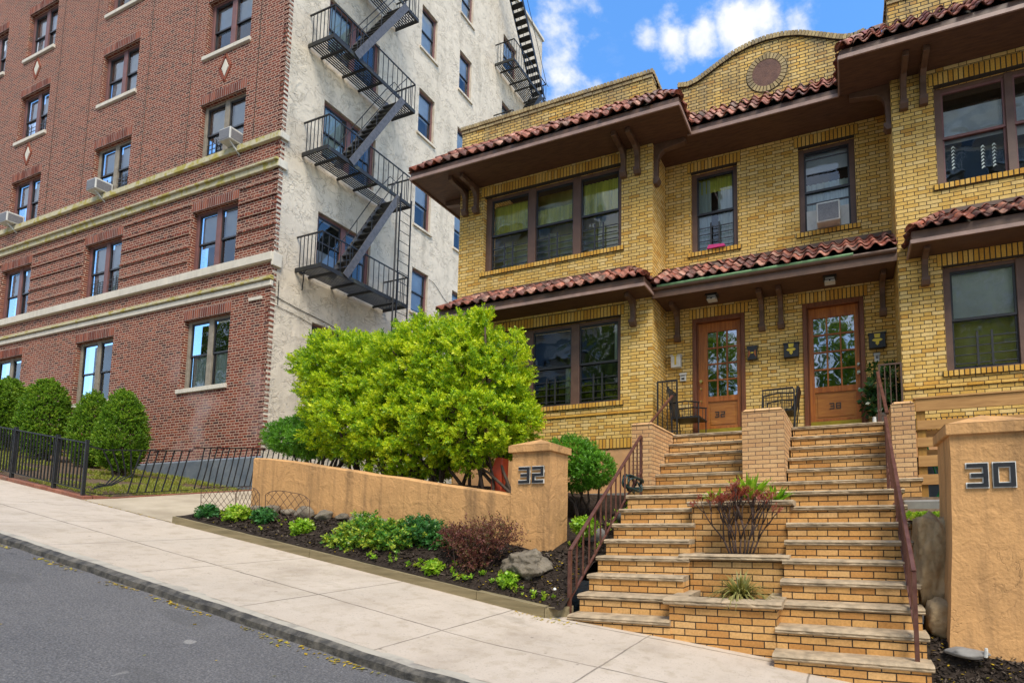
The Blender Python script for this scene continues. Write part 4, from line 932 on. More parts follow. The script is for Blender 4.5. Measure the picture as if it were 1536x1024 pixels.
# ------------------------------------------------------------------ gate pillars and garden wall
def pillar(lb, x0, x1, y0, y1, z0, z1, num, nx, nz_, nh, flare=0., cap=.09, apex=.1, ov=.035):
    t = thing('gate_pillar', lb, 'pillar', ((x0 + x1) / 2, y0, z0))
    mb = MB(); n = 14; rows = []
    for i in range(n + 1):
        f = i / n; z = z0 + (z1 - z0) * f; e = flare * (1 - f) ** 2; j = lambda k: .008 * mnoise.noise(Vector((z * 3, k * 5.1, x0)))
        rows.append([(x0 - e + j(1), y0 - e * .6 + j(2), z), (x1 + j(3), y0 - e * .6 + j(4), z), (x1 + j(5), y1 + j(6), z), (x0 - e + j(7), y1 + j(8), z)])
    vs = [v for r in rows for v in r]; fs = [(i * 4 + a, i * 4 + (a + 1) % 4, i * 4 + 4 + (a + 1) % 4, i * 4 + 4 + a) for i in range(n) for a in range(4)]
    mb.add(vs, fs + [(0, 1, 2, 3), tuple(n * 4 + a for a in (3, 2, 1, 0))]); mb.build('shaft', 'tan', t)
    mb = MB(); mb.box(x0 - ov, x1 + ov, y0 - ov, y1 + ov, z1 + .0, z1 + cap)
    cx, cy = (x0 + x1) / 2, (y0 + y1) / 2; zt = z1 + cap
    c = [(x0 - ov, y0 - ov, zt), (x1 + ov, y0 - ov, zt), (x1 + ov, y1 + ov, zt), (x0 - ov, y1 + ov, zt)]
    mb.add(c + [(cx, cy, zt + apex)], [(0, 1, 4), (1, 2, 4), (2, 3, 4), (3, 0, 4)]); mb.build('cap', 'tan', t, bevel=.006)
    y = y0 - .012
    mb = MB(); digits(num, mb, nx, nz_, nh, y - .012, y, .032); nb = mb.build('house_number', 'black', t)
    mb = MB(); digits(num, mb, nx, nz_, nh, y + .001, y + .011, .032, fat=.009); mb.build('number_outline', 'whiteo', nb)
    return t
pillar('tan stucco gate pillar with the number 32 at the lower end of the garden wall', -3.94, -3.40, 5.3, 5.72, -.45, .89, '32', -3.81, .525, .165, .015)
pillar('large tan stucco gate pillar with the number 30 right of the steps', .835, 1.46, 4.8, 5.4, -1.2, .74, '30', .965, .31, .165, .10, .095, .12)
t = thing('garden_wall', 'long tan stucco garden wall sloping down to pillar 32 in front of the hedge', 'wall', (-6.3, 5.3, 0))
xs = ar(-8.68, -3.93, .12); mb = MB(); pv = None
for x in xs:
    zt = float(np.interp(x, [-8.7, -8.3, -3.9], [1.055, 1.03, .37])) + .012 * nz(x, 0, 2.); j = .02 * nz(x, 3, .9)
    zb = bed_z(x, 5.3) - .3
    ring = [(x, 5.31 + j, zb), (x, 5.31 + j, zt - .02), (x, 5.335 + j, zt), (x, 5.52 + j, zt + .005), (x, 5.55 + j, zt - .02), (x, 5.55 + j, zb)]
    k = len(mb.v); mb.v += ring
    if pv is not None: mb.f += [(pv + i, pv + (i + 1) % 6, k + (i + 1) % 6, k + i) for i in range(6)]
    else: mb.f.append(tuple(range(k, k + 6)))
    pv = k
mb.f.append(tuple(range(pv + 5, pv - 1, -1)))
mb.build('wall', 'tan', t)
mb = MB(); mb.box(-8.95, -8.70, 5.6, 9, -.2, .85); mb.build('return_wall', 'tan', t)
# ------------------------------------------------------------------ garden border timbers
t = thing('garden_border', 'weathered timber edging between the mulch bed and the pale sidewalk', 'border', (-6, 4.6, -.4))
for a, b in ((-9.1, -6.35), (-6.34, -3.82)):
    mb = MB(); n = 12
    for i in range(n):
        p, q = a + (b - a) * i / n, a + (b - a) * (i + 1) / n; e = .003 * (i % 2)
        mb.hexa([(p, 4.57, zs(p) - .1), (q, 4.57, zs(q) - .1), (q, 4.66, zs(q) - .1), (p, 4.66, zs(p) - .1)], [(p, 4.572, zs(p) + .095 + .006 * nz(p, 1, 5)), (q, 4.572, zs(q) + .095 + .006 * nz(q, 1, 5)), (q, 4.655, zs(q) + .1), (p, 4.655, zs(p) + .1)])
    mb.build('timber', 'timber', t)
for (a, ya), (b, yb) in (((-3.81, 4.57), (-2.97, 4.57)), ((-2.96, 4.57), (-2.80, 4.78))):
    mb = MB(); d = .085
    mb.hexa([(a, ya, zs(a) - .1), (b, yb, zs(b) - .1), (b, yb + d, zs(b) - .1), (a, ya + d, zs(a) - .1)], [(a, ya, zs(a) + .10), (b, yb, zs(b) + .11), (b, yb + d, zs(b) + .11), (a, ya + d, zs(a) + .10)]); mb.build('timber', 'timber', t)
# ------------------------------------------------------------------ rocks
def rock(name, lb, c, r, seed, m='rock', cat='rock', sub=3, rough=.32, group=None, cut=True, boxy=0.):
    bm = bmesh.new(); bmesh.ops.create_icosphere(bm, subdivisions=sub, radius=1); rs = random.Random(seed)
    pl = [(Vector((rs.gauss(0, 1), rs.gauss(0, 1), rs.gauss(0, 1))).normalized(), rs.uniform(.55, .85)) for _ in range(9)]
    for v in bm.verts:
        p = v.co.copy()
        if cut:
            for n, d in pl:
                e = p.dot(n)
                if e > d: p -= n * (e - d) * .85
        if boxy: p /= max(abs(p.x), abs(p.y), abs(p.z)) ** boxy * p.length ** (1 - boxy) if p.length else 1
        r1 = 1 - abs(mnoise.noise(p * 2.3 + Vector((seed, 9, 0)))) * 2; p *= 1 - .06 * max(0, r1 - .75) * 4
        p *= 1 + rough * .1 * mnoise.noise(p * 11) + rough * .06 * mnoise.noise(p * 24)
        p *= 1 + rough * .5 * mnoise.noise(p * 1.7 + Vector((seed, 0, 0))) + rough * .25 * mnoise.noise(p * 5 + Vector((seed, 3, 0)))
        v.co = Vector((p.x * r[0], p.y * r[1], p.z * r[2]))
    me = bpy.data.meshes.new(name); bm.to_mesh(me); bm.free()
    for p in me.polygons: p.use_smooth = True
    me.materials.append(M[m]); o = bpy.data.objects.new(name, me); COL.objects.link(o); o.location = c; o['label'] = lb; o['category'] = cat
    if group: o['group'] = group
    return o
rock('rock', 'cracked grey boulder in the mulch at the foot of pillar 32', (-3.48, 5.0, -.44), (.34, .19, .2), 5, sub=5, rough=.6)
rock('rock', 'big tan boulder wedged between the right handrail and pillar 30', (.79, 5.32, -.36), (.215, .24, .43), 9, 'boulder', sub=5, rough=.35, boxy=.75)
rock('rock', 'smaller tan stone under the big boulder beside the lowest steps', (.75, 5.08, -.83), (.13, .18, .17), 12, 'boulder', sub=4, boxy=.5)
rock('rock', 'flat dark grey stone lying in the soil in front of pillar 30', (.86, 4.68, -1.03), (.17, .1, .045), 14, 'block', sub=3)
rws = [(-8.35, 5.2, .24, .1), (-8.1, 5.22, .22, .13), (-7.75, 5.24, .2, .09), (-7.4, 5.23, .17, .14), (-7.0, 5.22, .14, .11), (-6.7, 5.25, .12, .08), (-6.3, 5.22, .08, .15), (-5.95, 5.24, .03, .1)]
for i, (x, y, z, r) in enumerate(rws):
    lb = ['small grey stone at the far upper end of the row under the garden wall', 'second grey stone in the row under the garden wall, behind the wire edging', 'low grey stone third in the row under the garden wall', 'larger pale stone beside the right end of the wire edging', 'grey stone in the middle of the row under the garden wall', 'smallest stone of the row under the garden wall', 'largest grey stone of the row, left of the yellow green shrub', 'grey stone half hidden behind the yellow green shrub'][i]
    rock('stone', lb, (x, y, z), (r * 1.3, r, r * .8), 20 + i, cat='stone', sub=3, group='stones under the garden wall')
rock('stone', 'rectangular grey stone block in the soil behind the left handrail, nearer the pillar', (-3.08, 5.85, -.16), (.2, .13, .13), 41, 'block', 'stone', 2, .15)
rock('stone', 'grey stone block in the soil behind the left handrail, nearer the steps', (-2.95, 6.5, .1), (.15, .12, .12), 42, 'block', 'stone', 2, .15)
rock('stone', 'little pale pebble in the mulch left of the steps', (-3.02, 4.85, -.72), (.03, .02, .05), 43, 'white', 'stone', 2, .1)
mb = MB(); mb.box(.61, 1.35, 6.5, 6.8, .0, .27); mb.build('concrete_block', 'block', None, bevel=.02, loc=(1, 6.6, 0), label='grey concrete block edging under the slatted wooden fence', category='block')
# ------------------------------------------------------------------ wooden slat fence
t = thing('wooden_fence', 'new pine slat fence with wide horizontal boards behind pillar 30', 'fence', (1.5, 7.1, .3))
for i, (a, b) in enumerate(((1.42, 1.575), (1.18, 1.30), (.96, 1.08), (.71, .85), (.48, .61))):
    mb = MB(); mb.box(.855 + .01 * (i % 2), 3.6, 7.05, 7.075, a, b); mb.build('board', 'fencewood', t, bevel=.003)
for z in (1.08, .83): mb = MB(); mb.box(.9, 3.6, 7.125, 7.15, z, z + .10); mb.build('board', 'fencewood', t)
mb = MB(); mb.box(.84, 3.6, 7.035, 7.16, 1.578, 1.598); mb.build('top_board', 'fencewood', t)
for x in (.87, 2.7): mb = MB(); mb.box(x, x + .1, 7.076, 7.12, .2, 1.57); mb.build('post', 'fencepost', t)
t = thing('garden_hose', 'green garden hose looped behind the slats of the pine fence', 'hose', (1.0, 7.3, .3))
mb = MB(); mb.tube([(1.02 + .12 * math.sin(a) + a * .004, 7.3, .55 + .25 * math.cos(a)) for a in np.linspace(0, 12, 60)], .011, 6); mb.tube([(.98, 7.28, 1.2), (1.02, 7.28, .9), (1.1, 7.29, .6), (1.2, 7.3, .35)], .011, 6); mb.build('hose', 'greenhose', t, smooth=True)
t = thing('garden_hose', 'dark teal hose coiled over the upper end of the left handrail', 'hose', (-2.83, 6.5, .5))
mb = MB()
for r in range(6):
    q = random.uniform(.8, 1.1); ph = random.uniform(0, 6)
    mb.tube([(-2.83 + .05 * math.sin(a * 1.3 + ph) + .012 * r, 6.42 + .2 * q * math.cos(a), .56 + .1 * q * math.sin(a) + .02 * math.sin(3 * a + ph)) for a in np.linspace(0, 6.4, 26)], .012, 6)
mb.build('coil', 'teal', t, smooth=True)
mb = MB(); mb.prism([(-4.98, 6.2, .25), (-4.80, 6.2, .25), (-4.78, 6.2, .98), (-4.9, 6.2, 1.0), (-4.97, 6.2, .8)], (0, .16, 0)); mb.build('plastic_bin', 'redplastic', None, loc=(-4.9, 6.3, .25), bevel=.01, label='red orange plastic bin half hidden between the hedge stems and pillar 32', category='bin')
# ------------------------------------------------------------------ wire garden edging
for i, (x0, y0, x1, y1, h, lb) in enumerate(((-9.02, 4.86, -8.5, 5.0, .42, 'left panel of rusty scroll wire edging at the upper corner of the mulch bed'), (-8.48, 5.0, -7.95, 4.98, .44, 'middle panel of rusty scroll wire edging in the mulch bed'), (-7.7, 4.9, -7.0, 5.02, .46, 'right panel of rusty scroll wire edging leaning on the mulch near the wall'))):
    t = thing('wire_edging', lb, 'edging', (x0, y0, 0), 'wire edging panels')
    P = lambda u, v: (x0 + (x1 - x0) * u, y0 + (y1 - y0) * u - .02 * v, bed_z(x0 + (x1 - x0) * u, (y0 + y1) / 2) + h * v)
    top = lambda u: 1 - .18 * (2 * u - 1) ** 4
    mb = MB(); mb.tube([P(0, -.1)] + [P(u, top(u)) for u in np.linspace(0, 1, 14)] + [P(1, -.1)], .0045, 5); mb.build('frame', 'rust', t)
    mb = MB()
    for k in range(-4, 7):
        for s in (1, -1):
            pts = []
            for q in np.linspace(0, 1, 9):
                u = (k * .17 + q * .62) if s > 0 else (1 - k * .17 - q * .62)
                if 0 <= u <= 1: pts.append(P(u, q * top(u) + .02 * math.sin(q * 9)))
            if len(pts) > 1: mb.tube(pts, .003, 4)
    mb.build('lattice', 'rust', t)
# ------------------------------------------------------------------ black iron fence of the apartment lawn
FG = 'iron fence panels by the lawn'
def fence_panel(lb, p0, p1, zf, h, sp=.118, wob=0., posts=(1, 1), lift=.06, bend=False, lean=0.):
    a, b = Vector(p0), Vector(p1); L = (b - a).length; n = int(L / sp)
    t = thing('iron_fence', lb, 'fence', (a.x, a.y, zf(a.x, a.y)), FG)
    Z = lambda q: zf(q.x, q.y)
    P = lambda u, v: (lambda q: (q.x, q.y, Z(q) + lift + v))(a.lerp(b, u))
    mb = MB(); pts = [P(u, h - .02) for u in np.linspace(0, 1, 9)]
    for p, q in zip(pts[:-1], pts[1:]): mb.beam(p, q, .035, .02)
    mb.build('top_rail', 'iron', t)
    mb = MB(); pts = [P(u, .03) for u in np.linspace(0, 1, 9)]
    for p, q in zip(pts[:-1], pts[1:]): mb.beam(p, q, .03, .012)
    mb.build('bottom_rail', 'iron', t)
    mb = MB(); rs = random.Random(int(abs(a.x * 10)) + n)
    for i in range(1, n):
        u = i / n; w = wob * rs.uniform(-1, 1)
        du = 0
        q0, q1, q2 = P(max(0, u - lean), .03), P(u + w * .3, h * .5), P(min(1, u + lean), h - .03)
        pts = [q0, q1, q2]
        if bend and i < 5: e = .30 - i * .05; pts = [P(max(0, .02 + .02 * i), .05 + .03 * i), P(min(1, u * .5 + e * .45), h * .22), P(min(1, u + e * .55), h * .42), P(min(1, u + e * .45), h * .62), P(min(1, u + .03), h - .03)]
        mb.tube(pts, .0105, 5)
    mb.build('pickets', 'iron', t)
    for k, f in enumerate(posts):
        if f: q = a.lerp(b, k); mb = MB(); mb.box(q.x - .019, q.x + .019, q.y - .019, q.y + .019, Z(q) - .06, Z(q) + lift + h + .03); mb.build('post', 'iron', t)
fz = lambda x, y: zs(x) + (.06 if y < 4.8 else .125 * (y - 4.7) + .01)
for a, b, lb in ((-11.55, -12.4, 'black iron fence panel along the sidewalk ending at the lawn corner'), (-12.42, -13.75, 'black iron fence panel along the sidewalk, second from the lawn corner'), (-13.77, -15.6, 'black iron fence panel along the sidewalk at the left edge'), (-15.62, -17.5, 'leftmost black iron fence panel at the very edge of the view')):
    fence_panel(lb, (b, 4.64, 0), (a, 4.64, 0), fz, .80, .098, .02)
fence_panel('black iron fence panel with bent pickets beside the driveway at the lawn corner', (-11.5, 4.66, 0), (-11.5, 6.0, 0), fz, .78, .105, .02, (0, 0), .03, True, .05)
fence_panel('black iron fence panel along the driveway in front of the grey building base', (-11.5, 6.02, 0), (-11.5, 8.9, 0), fz, .82, .10, .02, (0, 1), .05, False, .02)
t = thing('brick_edging', 'red brick edging under the iron fence along the lawn', 'edging', (-12, 4.62, .4))
mb = MB(); x = -18.
while x < -11.52: mb.hexa([(x, 4.6, zs(x) - .1), (x + .2, 4.6, zs(x + .2) - .1), (x + .2, 4.71, zs(x + .2) - .1), (x, 4.71, zs(x) - .1)], [(x, 4.6, zs(x) + .055), (x + .2, 4.6, zs(x + .2) + .055), (x + .2, 4.71, zs(x + .2) + .06), (x, 4.71, zs(x) + .06)]); x += .212
y = 4.72
while y < 8.6:
    g = fz(-11.5, y) - .02; g2 = fz(-11.5, y + .2) - .02; mb.hexa([(-11.53, y, g - .1), (-11.43, y, g - .1), (-11.43, y + .2, g2 - .1), (-11.53, y + .2, g2 - .1)], [(-11.53, y, g + .03), (-11.43, y, g + .03), (-11.43, y + .2, g2 + .03), (-11.53, y + .2, g2 + .03)]); y += .212
mb.build('bricks', 'redbrickedge', t, bevel=.006)

t = thing('storage_tub', 'dark plastic tub behind the lower slats of the pine fence', 'tub', (1.3, 7.5, .3))
mb = MB(); mb.hexa([(.95, 7.4, .3), (1.6, 7.4, .3), (1.6, 7.8, .3), (.95, 7.8, .3)], [(.90, 7.36, .84), (1.65, 7.36, .84), (1.65, 7.84, .84), (.90, 7.84, .84)]); mb.build('tub_body', 'bwin', t, bevel=.02)
mb = MB(); mb.box(.88, 1.67, 7.34, 7.86, .84, .87); mb.build('rim', 'black', t, bevel=.008)
# ------------------------------------------------------------------ apartment building
A = thing('apartment_building', 'tall red brick apartment building with cream stucco side wall and fire escapes', 'building', (-18, 8, 1))
AY, AX = 8.0, -12.86
cols = {1: (-16.07, -14.27), 2: (-20.95, -19.13), 3: (-25.62, -23.85), 4: (-28.7, -26.95)}
rows = {0: (3.46, 5.27), 1: (6.53, 8.2), 2: (9.6, 11.2), 3: (12.58, 14.2), 4: (15.52, 17.18)}
need = {1: (0, 1, 2, 3), 2: (0, 1, 2, 3, 4), 3: (0, 1, 2, 3, 4), 4: (2, 3, 4)}
hs = [(*cols[c], *rows[r]) for c in need for r in need[c]]
wall(FR(AY), -34, AX, 1.58, 22.5, hs, .22).build('front_wall', 'rbrick', A)
mb = MB(); mb.box(-34, AX + .03, AY - .06, AY + .3, -1, 1.58); mb.hexa([(-34, AY - .06, 1.58), (AX + .03, AY - .06, 1.58), (AX + .03, AY + .05, 1.58), (-34, AY + .05, 1.58)], [(-34, AY - .02, 1.62), (AX + .0, AY - .02, 1.62), (AX, AY + .05, 1.62), (-34, AY + .05, 1.62)]); mb.build('base', 'greybase', A)
rs = random.Random(4)
for c in need:
    for r in need[c]:
        u0, u1 = cols[c]; v0, v1 = rows[r]; mid = (u0 + u1) / 2
        fm = 'wingrey' if r == 0 or (c, r) in ((1, 2), (2, 2)) else 'winmaroon'
        cu = []
        for i in (0, 1):
            q = rs.random()
            if r > 0: cu.append((i, 'blind', rs.choice((.5, .45, .1, .5)), 1.))
            elif q < .5: cu.append((i, 'bluecurt', 0, .5))
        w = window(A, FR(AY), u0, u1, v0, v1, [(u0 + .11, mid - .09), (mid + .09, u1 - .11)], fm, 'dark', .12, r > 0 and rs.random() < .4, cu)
        bricks(FR(AY), u0 - .02, u1 + .02, v1 + .002, v1 + .26, -.05, .006, .085, .028).build('lintel', 'rsoldier', w)
        mb = MB(); mb.box(u0 - .02, u1 + .02, AY - .001, AY + .05, v1 + .003, v1 + .26); mb.build('mortar_bed', 'rmortar', w)
        if r not in (1, 2):
            mb = MB(); mb.box(u0 - .05, u1 + .05, AY - .05, AY + .12, v0 - .11, v0); mb.build('sill', 'bandp', w, bevel=.008)
bm_ = lambda z0, z1, pr, m, nm: [MB().box(-34, AX + .02 + pr * .3, AY - pr, AY + .02, z0, z1).build(nm, m, A, bevel=.01)]
bm_(9.44, 9.6, .07, 'band', 'stone_band'); bm_(8.69, 8.84, .06, 'band', 'stone_band'); bm_(8.84, 8.9, .11, 'band', 'stone_band')
bm_(6.32, 6.53, .08, 'bandp', 'stone_band'); bm_(5.70, 5.84, .05, 'bandp', 'stone_band'); bm_(5.85, 5.90, .09, 'band', 'stone_band'); bm_(5.91, 5.96, .06, 'band', 'stone_band')
for z0, z1 in ((9.44, 9.6), (8.69, 8.9), (6.2, 6.53)): MB().box(AX + .001, AX + .07, AY - .05, AY + .16, z0, z1).build('band_return', 'bandp', A, bevel=.01)
for a, b in ((-34, -28.75), (-26.9, -25.67), (-23.8, -21.0), (-19.08, -16.12), (-14.22, AX + .01)):   # corbelled courses of the second storey
    mb = MB(); z = 6.86
    while z < 8.6: mb.box(a, b, AY - .03, AY + .01, z, z + .064); z += .384
    mb.build('projecting_courses', 'rbrick', A)
mb = MB(); n = 0; z = 1.7     # toothed corner
while z < 22:
    if n % 2: mb.box(AX - .15, AX + .012, AY - .012, AY + .09, z, z + .055)
    z += .064; n += 1
mb.build('corner_quoin', 'rbrick', A)
def diamond(x, z):
    mb = MB(); mb.prism([(x + a, AY - .016, z + b) for a, b in ((-.13, 0), (0, -.24), (.13, 0), (0, .24))], (0, .03, 0)); d = mb.build('stone_diamond', 'bandp', A)
    mb = MB()
    for s1 in (-1, 1):
        for s2 in (-1, 1): mb.beam((x + s1 * .22, AY - .006, z), (x, AY - .006, z + s2 * .38), .02, .06)
    mb.build('brick_surround', 'rsoldier', d)
for x, z in ((-15.17, 12.02), (-24.8, 12.02), (-24.8, 15.0)): diamond(x, z)
mb = MB()
for x in (-13.9, -16.6, -18.6, -21.5, -23.4): mb.box(x, x + .02, AY - .004, AY + .01, 9.62, 22.4)
mb.build('groove_strip', 'mortar', A)  # thin dark raised strips in place of recessed grooves beside the window columns
mb = MB(); mb.box(-13.6, -13.15, AY - .03, AY + .01, 5.42, 5.5); mb.build('vent_slot', 'bandp', A)
# --- stucco side
side_rows = {1: (6.74, 8.18), 2: (9.72, 11.3), 3: (12.72, 14.28), 4: (15.7, 17.25), 5: (18.7, 20.2)}
hs = [(9.0, 10.55, a, b) for r, (a, b) in side_rows.items() if r < 5] + [(12.03, 12.68, a + (0 if r != 2 else -.12), b) for r, (a, b) in side_rows.items() if r < 5]
hs += [(13.75, 14.36, a, b) for r, (a, b) in side_rows.items()] + [(16.12, 16.98, a, b) for r, (a, b) in side_rows.items() if r > 2] + [(9.0, 9.9, 3.7, 5.2)]
wall(RT(AX), AY, 18.85, -1, 22.5, hs, .2).build('side_wall', 'cream', A, fix=False)
mb = MB(); mb.box(-34, AX - .01, 18.5, 18.85, -1, 22.4); mb.build('back_wall', 'cream', A)
mb = MB(); mb.box(-34, AX - .25, 8.25, 18.4, 22.0, 22.2); mb.build('flat_roof', 'mortar', A)
mb = MB(); mb.box(AX - .2, AX + .08, AY, 18.9, 22.5, 22.62); mb.box(-34, AX + .08, AY - .08, AY + .2, 22.5, 22.62); mb.build('coping', 'bandp', A)
for h in hs:
    u0, u1, v0, v1 = h; wide = u1 - u0 > 1.2
    if wide: L = [(u0 + .08, (u0 + u1) / 2 - .07), ((u0 + u1) / 2 + .07, u1 - .08)]
    else: L = [(u0 + .06, u1 - .06)]
    cu = [(0, 'blind', .45 if rs.random() < .7 else .1, 1.)] if u0 > 11 else ([(0, 'blind', 0., .35)] if v0 < 8 and wide else [(0, 'bluecurt', .1, 1.)])
    w = window(A, RT(AX), u0, u1, v0, v1, L, 'winmaroon', 'dark', .10, wide and v0 > 12, cu)
    if u0 > 11: mb = MB(); mb.box(AX - .02, AX + .06, u0 - .06, u1 + .06, v0 - .07, v0 - .001); mb.build('sill', 'cream', w)
# --- fire escapes
def rail_line(mb, pts, r=.014):
    for p, q in zip(pts[:-1], pts[1:]): mb.beam(p, q, r * 2, r * 2)
def fire_escape(nm, y0, y1, levels, out=.91, stairs=True, sy=(.62, 2.1)):
    root = MB().box(AX, AX + .02, y0 + .1, y0 + .2, levels[0] - .02, levels[0] + .04).build(nm, 'feiron', A)
    xo = AX + out
    for li, z in enumerate(levels):
        mb = MB(); hole = (y0 + 1.45, y1 - .28) if (stairs and li > 0) else None
        n = int((y1 - y0) / .075)
        for x in [AX + .06 + i * (out - .1) / 11 for i in range(12)]:      # slats along Y
            if hole and x > AX + .42: 
                mb.box(x, x + .035, y0 + .03, hole[0], z - .008, z + .008); mb.box(x, x + .035, hole[1], y1 - .03, z - .008, z + .008)
            else: mb.box(x, x + .035, y0 + .03, y1 - .03, z - .008, z + .008)
        for y in (y0 + .35, y0 + .95, (y0 + y1) / 2 + .15, y1 - .35): mb.box(AX, xo - .01, y - .02, y + .02, z - .06, z - .009)
        mb.build('platform', 'feiron', root)
        mb = MB(); mb.box(AX, xo, y0, y0 + .028, z - .055, z + .05); mb.box(AX, xo, y1 - .028, y1, z - .055, z + .05); mb.box(xo - .028, xo, y0 + .028, y1 - .028, z - .055, z + .05); mb.build('edge_beam', 'feiron', root)
        h = .86
        rl = MB(); rail_line(rl, [(AX, y0 + .02, z + h), (xo - .015, y0 + .02, z + h), (xo - .015, y1 - .02, z + h), (AX, y1 - .02, z + h)], .015)
        for i in range(1, 7): x = AX + out * i / 7; rl.box(x - .007, x + .007, y0 + .013, y0 + .027, z + .05, z + h); rl.box(x - .007, x + .007, y1 - .027, y1 - .013, z + .05, z + h)
        k = int((y1 - y0) / .155)
        for i in range(k + 1): y = y0 + .02 + (y1 - y0 - .04) * i / k; rl.box(xo - .022, xo - .008, y - .007, y + .007, z + .05, z + h)
        rl.build('railing', 'iron', root)
        if stairs and li < len(levels) - 1:
            a = Vector((AX + .66, y0 + sy[0], z)); b = Vector((AX + .66, y0 + sy[1], levels[li + 1]))
            sb = MB()
            for dx in (-.27, .27): sb.beam(a + Vector((dx, 0, 0)), b + Vector((dx, 0, 0)), .02, .16)
            sb.build('stair_stringer', 'irongrey', root)
            sb = MB(); m = 12
            for i in range(1, m): p = a.lerp(b, i / m); sb.box(p.x - .26, p.x + .26, p.y - .09, p.y + .09, p.z - .012, p.z + .012)
            sb.build('stair_tread', 'feiron', root)
            sb = MB(); dv = Vector((0, 0, .62))
            for dx in (-.27, .27):
                p, q = a + Vector((dx, 0, 0)), b + Vector((dx, 0, 0)); sb.tube([p + Vector((0, .1, .1)), p + Vector((0, -.0, .62)) + (q - p) * .06, q + dv - (q - p) * .1, q + Vector((0, .15, .85)), q + Vector((0, .35, .8))], .011, 5)
                sb.tube([p.lerp(q, .45), p.lerp(q, .45) + dv], .008, 5)
            sb.build('stair_handrail', 'iron', root)
    return root
fe = fire_escape('fire_escape', 8.50, 11.06, [6.33, 9.38, 12.36, 15.33, 18.3])
mb = MB()
for y in (10.62, 11.0): mb.beam((AX + .97, y, 5.55), (AX + .97, y, 9.5), .035, .02)
for i in range(13): z = 5.7 + i * .3; mb.tube([(AX + .97, 10.62, z), (AX + .97, 11.0, z)], .010, 5)
mb.tube([(AX + .93, 10.55, 5.4), (AX + .93, 10.55, 9.3)], .022, 6); mb.build('drop_ladder', 'iron', fe)
mb = MB(); mb.tube([(AX + .2, y, 6.3 - (.0)) for y in (8.6,)] + [(AX + .01, 8.7, 5.9)], .012, 5); mb.build('stay_rod', 'iron', fe)
f2 = fire_escape('fire_escape', 15.62, 17.9, [12.3, 15.33, 18.35], stairs=False)
mb = MB()
a, b = Vector((AX + .66, 17.75, 18.4)), Vector((AX + .66, 15.3, 22.6)); 
for dx in (-.27, .27): mb.beam(a + Vector((dx, 0, 0)), b + Vector((dx, 0, 0)), .02, .12)
mb.build('stair_stringer', 'iron', f2)
mb = MB()
for i in range(1, 18): p = a.lerp(b, i / 18); mb.box(p.x - .26, p.x + .26, p.y - .10, p.y + .10, p.z - .015, p.z + .015)
mb.build('stair_tread', 'feiron', f2)
mb = MB()
for dx in (-.27, .27): mb.tube([a + Vector((dx, .25, .8)), a + Vector((dx, .1, .82)), b + Vector((dx, 0, .8))], .012, 5)
mb.build('stair_handrail', 'iron', f2)
for z0 in (15.33,):
    a, b = Vector((AX + .66, 15.9, z0)), Vector((AX + .66, 17.5, z0 + 3.02)); mb = MB()
    for dx in (-.27, .27): mb.beam(a + Vector((dx, 0, 0)), b + Vector((dx, 0, 0)), .02, .14)
    for i in range(1, 12): p = a.lerp(b, i / 12); mb.box(p.x - .25, p.x + .25, p.y - .09, p.y + .09, p.z - .012, p.z + .012)
    mb.build('stair_flight', 'feiron', f2)
mb = MB()
mb.tube([(AX + .012, y, 5.6 + .12 * math.sin(y * 1.4) - .28 * (y - 8.1)) for y in np.linspace(8.1, 11, 14)], .008, 5)
mb.tube([(AX + .012, y, 5.3 - .25 * (y - 8.1) + .05 * math.sin(y * 3)) for y in np.linspace(8.1, 12, 14)], .006, 5)
mb.tube([(AX + .012, 8.15, z) for z in (5.3, 5.6, 5.9)], .008, 5)
mb.tube([(AX + .02, y, 8.0 - .35 * (y - 12.7) + .1 * math.sin(y * 5)) for y in np.linspace(12.7, 15, 14)], .008, 5)
mb.build('cable', 'iron', A)
for lb, x0, x1, bx in (('white air conditioner with a white brace, sticking out of the window nearest the building corner', -14.72, -14.3, -14.4), ('white air conditioner in the middle column of red brick windows', -20.5, -20.05, -20.2), ('white air conditioner at the left edge, in the third column of red brick windows', -25.4, -24.85, -25.0)):
    ac(lb, x0, x1, AY - .27, AY + .1, 9.63, 9.95, bx)
# ------------------------------------------------------------------ opposite side of the street (mirrored in the window panes)
for lb, xa, xb in (('left white balcony tower across the street, mirrored in the upper bay window', -42, -20), ('right white balcony tower across the street, mirrored in the right bay window', 3, 14)):
    O = thing('balcony_tower', lb, 'building', ((xa + xb) / 2, -22, 0), 'balcony towers across the street')
    mb = MB(); mb.box(xa, xb, -32, -22, -4, 36); mb.build('wall', 'bwhite', O)
    for f in range(3, 11):
        z = 2 + f * 3.1; mb = MB(); mb.box(xa + .5, xb - .5, -21.99, -21.9, z, z + 2.1); mb.build('glazing', 'bwin', O)
        x = xa + 1
        while x < xb - 4:
            mb = MB(); mb.box(x, x + 4.2, -22, -20.4, z - .35, z - .1); mb.box(x, x + 4.2, -20.5, -20.4, z - .35, z + .1); b_ = mb.build('balcony', 'bwhite', O)
            mb = MB(); mb.box(x, x + 4.2, -20.44, -20.4, z + .85, z + .9)
            for i in range(28): mb.box(x + i * .147, x + i * .147 + .04, -20.44, -20.41, z + .1, z + .86)
            mb.build('balcony_rail', 'bwhite', b_); x += 5.5
